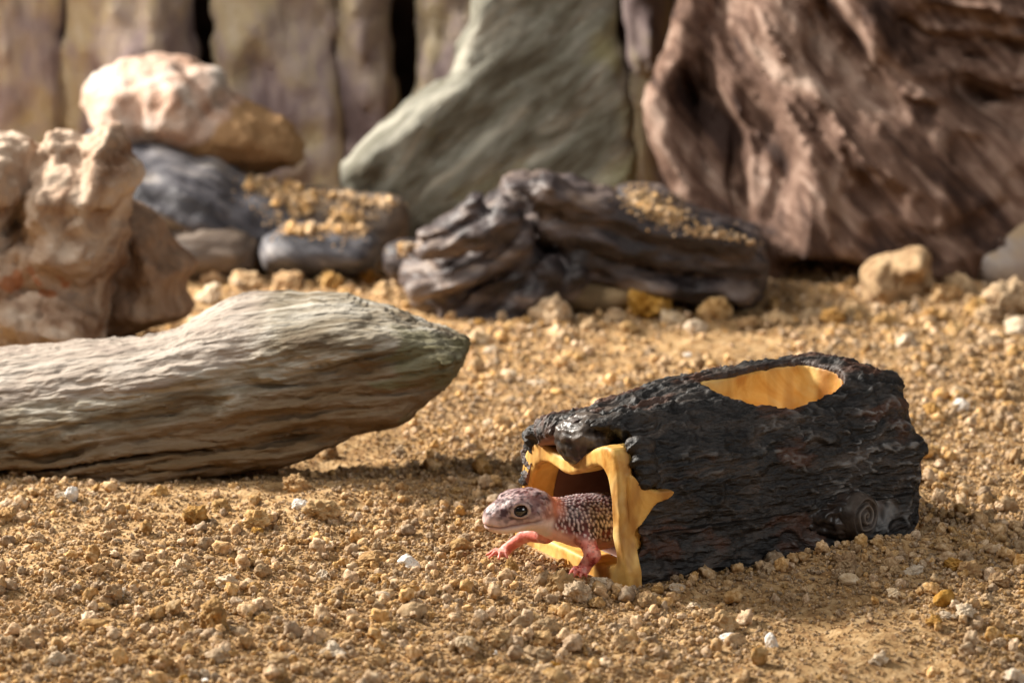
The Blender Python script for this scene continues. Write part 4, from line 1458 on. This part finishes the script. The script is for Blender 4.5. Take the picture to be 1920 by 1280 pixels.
# ------------------------------------------------------------------ leopard gecko
gecko = empty('gecko', (1.6, -1.2, 0.0))
HCn = P(972, 956, -1.75)
hf = np.array([-0.93, -0.34, -0.10])
hf /= np.linalg.norm(hf)
hs = np.cross(hf, [0, 0, 1.0])
hs /= np.linalg.norm(hs)
if hs[1] > 0:
    hs = -hs
ht = np.cross(hf, hs)
if ht[2] < 0:
    ht = -ht
HM = np.stack([hf, hs, ht])


def hp(f, s, t):
    return HCn + f * hf + s * hs + t * ht


gg = Grid((-1.6, -3.3, -0.15), (11.2, 5.6, 3.6), 0.045)
BODY = [(P(1026, 968, -1.45), 0.50), (P(1052, 974, -1.28), 0.60), (P(1085, 976, -1.05), 0.74), (P(1118, 978, -0.78), 0.80), (np.array([4.0, -0.1, 1.42]), 0.84),
        (np.array([5.6, 0.85, 1.38]), 0.80), (np.array([7.0, 1.7, 1.2]), 0.62), (np.array([8.0, 2.35, 1.0]), 0.52), (np.array([8.9, 3.1, 0.85]), 0.50), (np.array([9.3, 4.0, 0.7]), 0.36), (np.array([8.9, 4.8, 0.55]), 0.10)]
for (a, ra), (b, rb) in zip(BODY[:-1], BODY[1:]):
    gg.cone(a, b, ra, rb, 0.22)
gg.cone(hp(-0.55, 0, -0.08), BODY[0][0], 0.52, 0.50, 0.25)
# head
gg.ell(hp(-0.22, 0, 0.06), HM, (0.80, 0.70, 0.56), 0.15)
gg.ell(hp(0.42, 0, 0.0), HM, (0.62, 0.50, 0.40), 0.25)
gg.ell(hp(0.70, 0, -0.16), HM, (0.36, 0.36, 0.27), 0.25)
gg.ell(hp(0.15, 0, -0.36), HM, (0.80, 0.52, 0.26), 0.2)
gg.ell(hp(-0.50, 0, -0.30), HM, (0.52, 0.64, 0.36), 0.2)
for sg in (-1, 1):
    gg.ell(hp(0.10, sg * 0.40, 0.30), HM, (0.36, 0.26, 0.24), 0.15)
    gg.ell(hp(-0.45, sg * 0.42, -0.08), HM, (0.42, 0.30, 0.36), 0.2)
EYES = []
for sg in (-1, 1):
    ec = hp(0.10, sg * 0.485, 0.135)
    ax = sg * hs * 0.93 + hf * 0.26 + ht * 0.24
    ax /= np.linalg.norm(ax)
    e2 = hf - ax * (hf @ ax)
    e2 /= np.linalg.norm(e2)
    e3 = np.cross(ax, e2)
    e3 *= np.sign(e3 @ ht)
    EYES.append((ec, ax, e2, e3))

    def lid(p, ec=ec, ax=ax, e2=e2, e3=e3):
        q = p - (ec + ax * 0.155).astype(np.float32)
        a, b, c = q @ e2.astype(np.float32), q @ e3.astype(np.float32) / 0.80, q @ ax.astype(np.float32)
        return np.sqrt((np.sqrt(a * a + b * b) - 0.236) ** 2 + (c + 0.25 * a * a) ** 2) - 0.05
    gg.add(lid, ec - 0.5, ec + 0.5, 0.05)
    gg.sub(lambda p, ec=ec, ax=ax, e2=e2, e3=e3: np.sqrt(((p - ec.astype(np.float32)) @ e2.astype(np.float32)) ** 2 + (((p - ec.astype(np.float32)) @ e3.astype(np.float32)) / 0.8) ** 2 + (((p - (ec + ax * 0.12).astype(np.float32)) @ ax.astype(np.float32)) * 1.0) ** 2) - 0.222, ec - 0.5, ec + 0.5, 0.02)
    gg.ell(hp(0.96, sg * 0.17, -0.04), HM, (0.05, 0.045, 0.04), 0.03, sub=True)
# legs
g1 = lambda x, y: np.array([x, y, float(max(ground_h(x, y), 0.0))])
nf = G(1094, 1090)[:2] + np.array([0, 0.15])
ff = G(940, 1048, 0.1)[:2]


def leg(pts, rad, k=0.12):
    for i in range(len(pts) - 1):
        gg.cone(pts[i], pts[i + 1], rad[i], rad[i + 1], k)


def hand(w_, fwd, spread, ln, r=0.075, up=0.10):
    """five toes fanning from the palm centre"""
    fwd = np.asarray(fwd, float) / np.linalg.norm(fwd)
    sd = np.array([-fwd[1], fwd[0]])
    z0 = float(ground_h(*w_[:2])) + 0.22
    pc = np.array([w_[0] + fwd[0] * 0.12, w_[1] + fwd[1] * 0.12, z0 + 0.06])
    gg.ell(pc, np.eye(3), (0.24, 0.22, 0.13), 0.08)
    for k, a in enumerate(np.linspace(-1, 1, 5)):
        an = a * spread
        dr = fwd * math.cos(an) + sd * math.sin(an)
        L_ = ln * (1.0 - 0.22 * abs(a))
        b0 = pc + np.array([dr[0], dr[1], 0]) * 0.12
        m0 = pc + np.array([dr[0] * L_ * 0.55, dr[1] * L_ * 0.55, up])
        t0 = pc + np.array([dr[0] * L_, dr[1] * L_, -0.05])
        gg.cone(b0, m0, r * 1.05, r, 0.04)
        gg.cone(m0, t0, r, r * 0.62, 0.03)
    return pc


sh = P(1098, 1008, -1.62)
el = P(1112, 1040, -2.12)
wr = np.array([nf[0], nf[1] + 0.02, 0.36])
leg([sh + np.array([0, 0.25, 0.05]), sh, el, wr], [0.38, 0.29, 0.22, 0.18])
pc1 = hand(wr, (-0.6, -0.8), 1.15, 0.42)
sh2 = P(1012, 1000, -0.85)
el2 = P(984, 1004, -0.55)
wr2 = np.array([ff[0] + 0.13, ff[1] + 0.0, float(ground_h(*ff)) + 0.36])
leg([sh2 + np.array([0.15, -0.25, 0.1]), sh2, el2, wr2], [0.34, 0.26, 0.19, 0.16])
pc2 = hand(wr2, (-0.75, -0.66), 1.2, 0.55, r=0.068, up=0.06)
for sg in (-1, 1):
    hipp = np.array([6.6, 1.45, 1.1]) + sg * np.array([-HV[0], -HV[1], 0]) * 0.35
    kn = hipp + np.array([-0.75, -0.35, -0.15]) + sg * np.array([-HV[0], -HV[1], 0]) * 0.35
    an = kn + np.array([0.45, 0.35, -0.42])
    leg([hipp, kn, an], [0.42, 0.27, 0.18])
    fo = an + np.array([-0.45, -0.2, -0.08])
    leg([an, fo], [0.17, 0.10])
    for tt in (-0.5, -0.15, 0.2, 0.55):
        leg([fo - 0.15 * np.array([-.9, -.4, 0]), fo + 0.3 * np.array([-.9 * math.cos(tt) + .4 * math.sin(tt), -.4 * math.cos(tt) - .9 * math.sin(tt), 0])], [0.08, 0.05], 0.03)
V, Q = gg.mesh()
V = smooth(V, Q, 1, 0.4)
N = normals(V, Q)
# local coordinates
L = (V - HCn) @ HM.T
F_, S_, T_ = L[:, 0], L[:, 1], L[:, 2]
axis = np.array([b[0] for b in BODY])
best = np.full(len(V), 1e9)
arc = np.zeros(len(V))
rel = np.zeros(len(V))
acc = 0.0
for i in range(len(axis) - 1):
    a, b = axis[i], axis[i + 1]
    ab = b - a
    t = np.clip(((V - a) @ ab) / (ab @ ab), 0, 1)
    c = a + t[:, None] * ab
    dd = np.linalg.norm(V - c, axis=1)
    m = dd < best
    best = np.where(m, dd, best)
    arc = np.where(m, acc + t * np.linalg.norm(ab), arc)
    rr_ = BODY[i][1] + t * (BODY[i + 1][1] - BODY[i][1])
    rel = np.where(m, (V[:, 2] - c[:, 2]) / rr_, rel)
    acc += np.linalg.norm(ab)
headm = sstep(-1.02, -0.80, F_ + 0.12 * T_) * sstep(2.6, 2.0, V[:, 0]) * sstep(-1.0, -0.85, T_)
legm = np.zeros(len(V))
for pts in ([sh, el, wr, pc1], [sh2, el2, wr2, pc2]):
    for i in range(len(pts) - 1):
        a, b = np.asarray(pts[i]), np.asarray(pts[i + 1])
        ab = b - a
        t = np.clip(((V - a) @ ab) / (ab @ ab), 0, 1)
        dd = np.linalg.norm(V - a - t[:, None] * ab, axis=1)
        legm = np.maximum(legm, sstep(0.52 if i else 0.42, 0.34, dd) * (1 if i else sstep(-0.35, -0.75, rel)))
legm = np.maximum(legm, sstep(0.42, 0.30, V[:, 2]) * (V[:, 0] < 3))
arm = np.zeros(len(V))
for a, b, r in ((sh2 + np.array([0.15, -0.25, 0.1]), sh2, 0.42), (sh2, el2, 0.42), (el2, wr2, 0.30), (wr2, pc2, 0.8)):
    ab = np.asarray(b) - np.asarray(a)
    t = np.clip(((V - a) @ ab) / (ab @ ab), 0, 1)
    dd = np.linalg.norm(V - a - t[:, None] * ab, axis=1)
    arm = np.maximum(arm, sstep(r, r - 0.06, dd))
headm = headm * (1 - arm)
legm = np.maximum(legm, arm) * (1 - headm)
# tubercles: rows of pale bumps on back and flanks
trs = np.random.RandomState(5)
cand = np.where((rel > -0.45) & (headm < 0.4) & (legm < 0.3) & (arc > 0.05))[0]
trs.shuffle(cand)
pts = []
cells = {}
for i in cand[:60000]:
    p = V[i]
    r = 0.098 if rel[i] > 0.1 else 0.115
    key = tuple((p / 0.12).astype(int))
    ok = True
    for dx in (-1, 0, 1):
        for dy in (-1, 0, 1):
            for dz in (-1, 0, 1):
                for j in cells.get((key[0] + dx, key[1] + dy, key[2] + dz), ()):
                    if ((V[j] - p) ** 2).sum() < r * r:
                        ok = False
    if ok:
        cells.setdefault(key, []).append(i)
        pts.append(i)
tub = np.zeros(len(V))
cellidx = {}
ck = np.floor(V / 0.15).astype(int)
order = np.lexsort((ck[:, 2], ck[:, 1], ck[:, 0]))
keys = ck[order]
chg = np.any(np.diff(keys, axis=0) != 0, axis=1)
starts = np.concatenate([[0], np.where(chg)[0] + 1, [len(order)]])
for a, b in zip(starts[:-1], starts[1:]):
    cellidx[tuple(keys[a])] = order[a:b]
for i in pts:
    c0 = ck[i]
    ids = np.concatenate([cellidx[k] for k in [(c0[0] + dx, c0[1] + dy, c0[2] + dz) for dx in (-1, 0, 1) for dy in (-1, 0, 1) for dz in (-1, 0, 1)] if k in cellidx])
    q = V[ids] - V[i]
    if rel[i] < 0.35:
        q = q * np.array([1.25, 1.25, 0.72])
    dist = np.sqrt((q * q).sum(1))
    sz = 0.034 + 0.010 * trs.rand()
    tub[ids] = np.maximum(tub[ids], sstep(sz * 1.5, sz * 0.5, dist))
# mouth line
mouth = -0.285 + 0.10 * sstep(0.3, -0.5, F_) + 0.05 * sstep(0.75, 1.0, F_)
md = np.abs(T_ - mouth - 0.02 * np.sin(F_ * 5))
mline = sstep(0.055, 0.008, md) * sstep(-0.55, -0.35, F_) * sstep(0.25, 0.3, np.hypot(S_, F_ * 0.5)) * headm * (N[:, 2] > -0.8)
mline = sstep(0.055, 0.008, md) * sstep(-0.55, -0.35, F_) * headm
lipb = sstep(0.16, 0.05, np.abs(md - 0.07)) * sstep(-0.5, -0.3, F_) * headm * (T_ < 0)
scl = fbm(V * 9.0, 2, 3)
dv = 0.030 * tub + 0.008 * scl * (1 - headm * 0.3) - 0.042 * mline + 0.010 * lipb
# head scales / brows
dv += headm * 0.022 * fbm(V * 8.5, 3, 33) * sstep(-0.2, 0.1, T_)
V2 = V + N * dv[:, None]


def mixc(a, b, t):
    return a + (np.asarray(b) - a) * t[:, None]


def lin(r, g, b):
    c = np.array([r, g, b]) / 255.0
    return np.where(c <= 0.04045, c / 12.92, ((c + 0.055) / 1.055) ** 2.4)


n1 = fbm(V * 1.6, 3, 12)
spot = fbm(V * 4.6, 2, 52)
spot2 = fbm(V * 3.4 + 20, 2, 62)
colr = np.tile(lin(80, 38, 44), (len(V), 1))                         # back: plum brown
colr = mixc(colr, lin(48, 18, 24), sstep(-0.1, 0.45, spot2))
colr = mixc(colr, lin(150, 78, 74), sstep(0.15, -0.45, rel + 0.15 * spot) * 0.8)
colr = mixc(colr, lin(50, 18, 22), sstep(0.18, 0.36, spot) * sstep(-0.75, -0.2, rel))
colr = mixc(colr, lin(240, 192, 178), sstep(-0.30, -0.72, rel + 0.12 * spot))  # belly
colr = mixc(colr, lin(240, 220, 218), tub * (0.55 + 0.4 * sstep(0.7, -0.2, rel)))
collar = sstep(-0.62, -0.85, F_) * sstep(-1.45, -1.10, F_) * sstep(-0.55, 0.0, T_)
colr = mixc(colr, lin(214, 130, 96), collar * 0.75 * sstep(0.7, 0.2, T_ * 0.7))
hc = np.tile(lin(150, 126, 126), (len(V), 1))                          # head: mauve grey with plum reticulation
hc = mixc(hc, lin(66, 38, 42), sstep(-0.10, 0.14, fbm(V * 7.5, 2, 92)) * sstep(-0.22, 0.02, T_) * 0.9)
hc = mixc(hc, lin(206, 176, 172), sstep(0.2, 0.42, fbm(V * 11.0, 1, 192)) * 0.6)
hc = mixc(hc, lin(205, 150, 128), sstep(-0.30, -0.70, F_) * sstep(0.35, 0.0, T_) * 0.7)
hc = mixc(hc, lin(110, 52, 44), sstep(0.10, 0.35, spot) * sstep(-0.32, -0.15, T_) * sstep(0.1, -0.3, F_) * 0.6)
hc = mixc(hc, lin(224, 204, 198), sstep(-0.12, -0.30, T_ + 0.05 * spot) * (0.55 + 0.45 * sstep(-0.30, -0.36, T_)))
hc = mixc(hc, lin(236, 206, 200), sstep(0.62, 0.95, F_) * sstep(0.15, -0.1, T_) * 0.8)
hc = mixc(hc, lin(120, 74, 66), mline * 0.85)
colr = mixc(colr, hc.mean(0), headm * 0)
colr = colr + (hc - colr) * headm[:, None]
for ec, ax, e2, e3 in EYES:
    q = V - (ec + ax * 0.155)
    a, b, c = q @ e2, q @ e3 / 0.8, q @ ax
    ring = sstep(0.09, 0.045, np.sqrt((np.sqrt(a * a + b * b) - 0.236) ** 2 + c * c))
    colr = mixc(colr, lin(196, 172, 160), ring * 0.8)
    colr = mixc(colr, lin(40, 24, 22), sstep(0.222, 0.19, np.sqrt(a * a + b * b)) * sstep(0.3, 0.2, np.abs(c)))
lc = np.tile(lin(222, 128, 114), (len(V), 1))
near = (V[:, 1] < -1.2)
lc = mixc(lc, lin(160, 60, 56), sstep(0.0, 0.22, fbm(V * 9.5, 2, 152)) * near * sstep(0.15, 0.4, V[:, 2]))
lc = mixc(lc, lin(244, 196, 180), (spot > 0.25) * 0.35 * sstep(0.2, 0.4, V[:, 2]))
colr = colr + (lc - colr) * legm[:, None]
M_skin = bpy.data.materials.new('gecko_skin')
M_skin.use_nodes = True
nt = M_skin.node_tree
b = nt.nodes['Principled BSDF']
a = nt.nodes.new('ShaderNodeAttribute')
a.attribute_name = 'skin'
nt.links.new(a.outputs['Color'], b.inputs['Base Color'])
b.inputs['Roughness'].default_value = 0.48
b.inputs['Specular IOR Level'].default_value = 0.4
b.inputs['Subsurface Weight'].default_value = 0.35
b.inputs['Subsurface Radius'].default_value = (1.0, 0.35, 0.25)
b.inputs['Subsurface Scale'].default_value = 0.0009
vo = nt.nodes.new('ShaderNodeTexVoronoi')
vo.inputs['Scale'].default_value = 1900
tc = nt.nodes.new('ShaderNodeTexCoord')
nt.links.new(tc.outputs['Object'], vo.inputs['Vector'])
bp = nt.nodes.new('ShaderNodeBump')
bp.inputs['Strength'].default_value = 0.35
bp.inputs['Distance'].default_value = 0.00012
bp.invert = True
nt.links.new(vo.outputs['Distance'], bp.inputs['Height'])
nt.links.new(bp.outputs[0], b.inputs['Normal'])
adopt(make_mesh('body', V2, Q, M_skin, attrs={'skin': colr}), gecko)
M_eye = bpy.data.materials.new('gecko_eye')
M_eye.use_nodes = True
b = M_eye.node_tree.nodes['Principled BSDF']
b.inputs['Base Color'].default_value = (0.006, 0.005, 0.005, 1)
b.inputs['Roughness'].default_value = 0.12
b.inputs['Coat Weight'].default_value = 1.0
b.inputs['Coat Roughness'].default_value = 0.03
Dv, Fv = ico(4)
for ec, ax, e2, e3 in EYES:
    Vv = ec + ax * 0.03 + Dv @ np.stack([e2 * 0.226, e3 * 0.186, ax * 0.20])
    me_o = make_mesh('eye', Vv, Fv, M_eye)
    adopt(me_o, gecko)
tag(gecko, 'spotted plum and pink gecko peering out of the hide entrance', 'gecko')
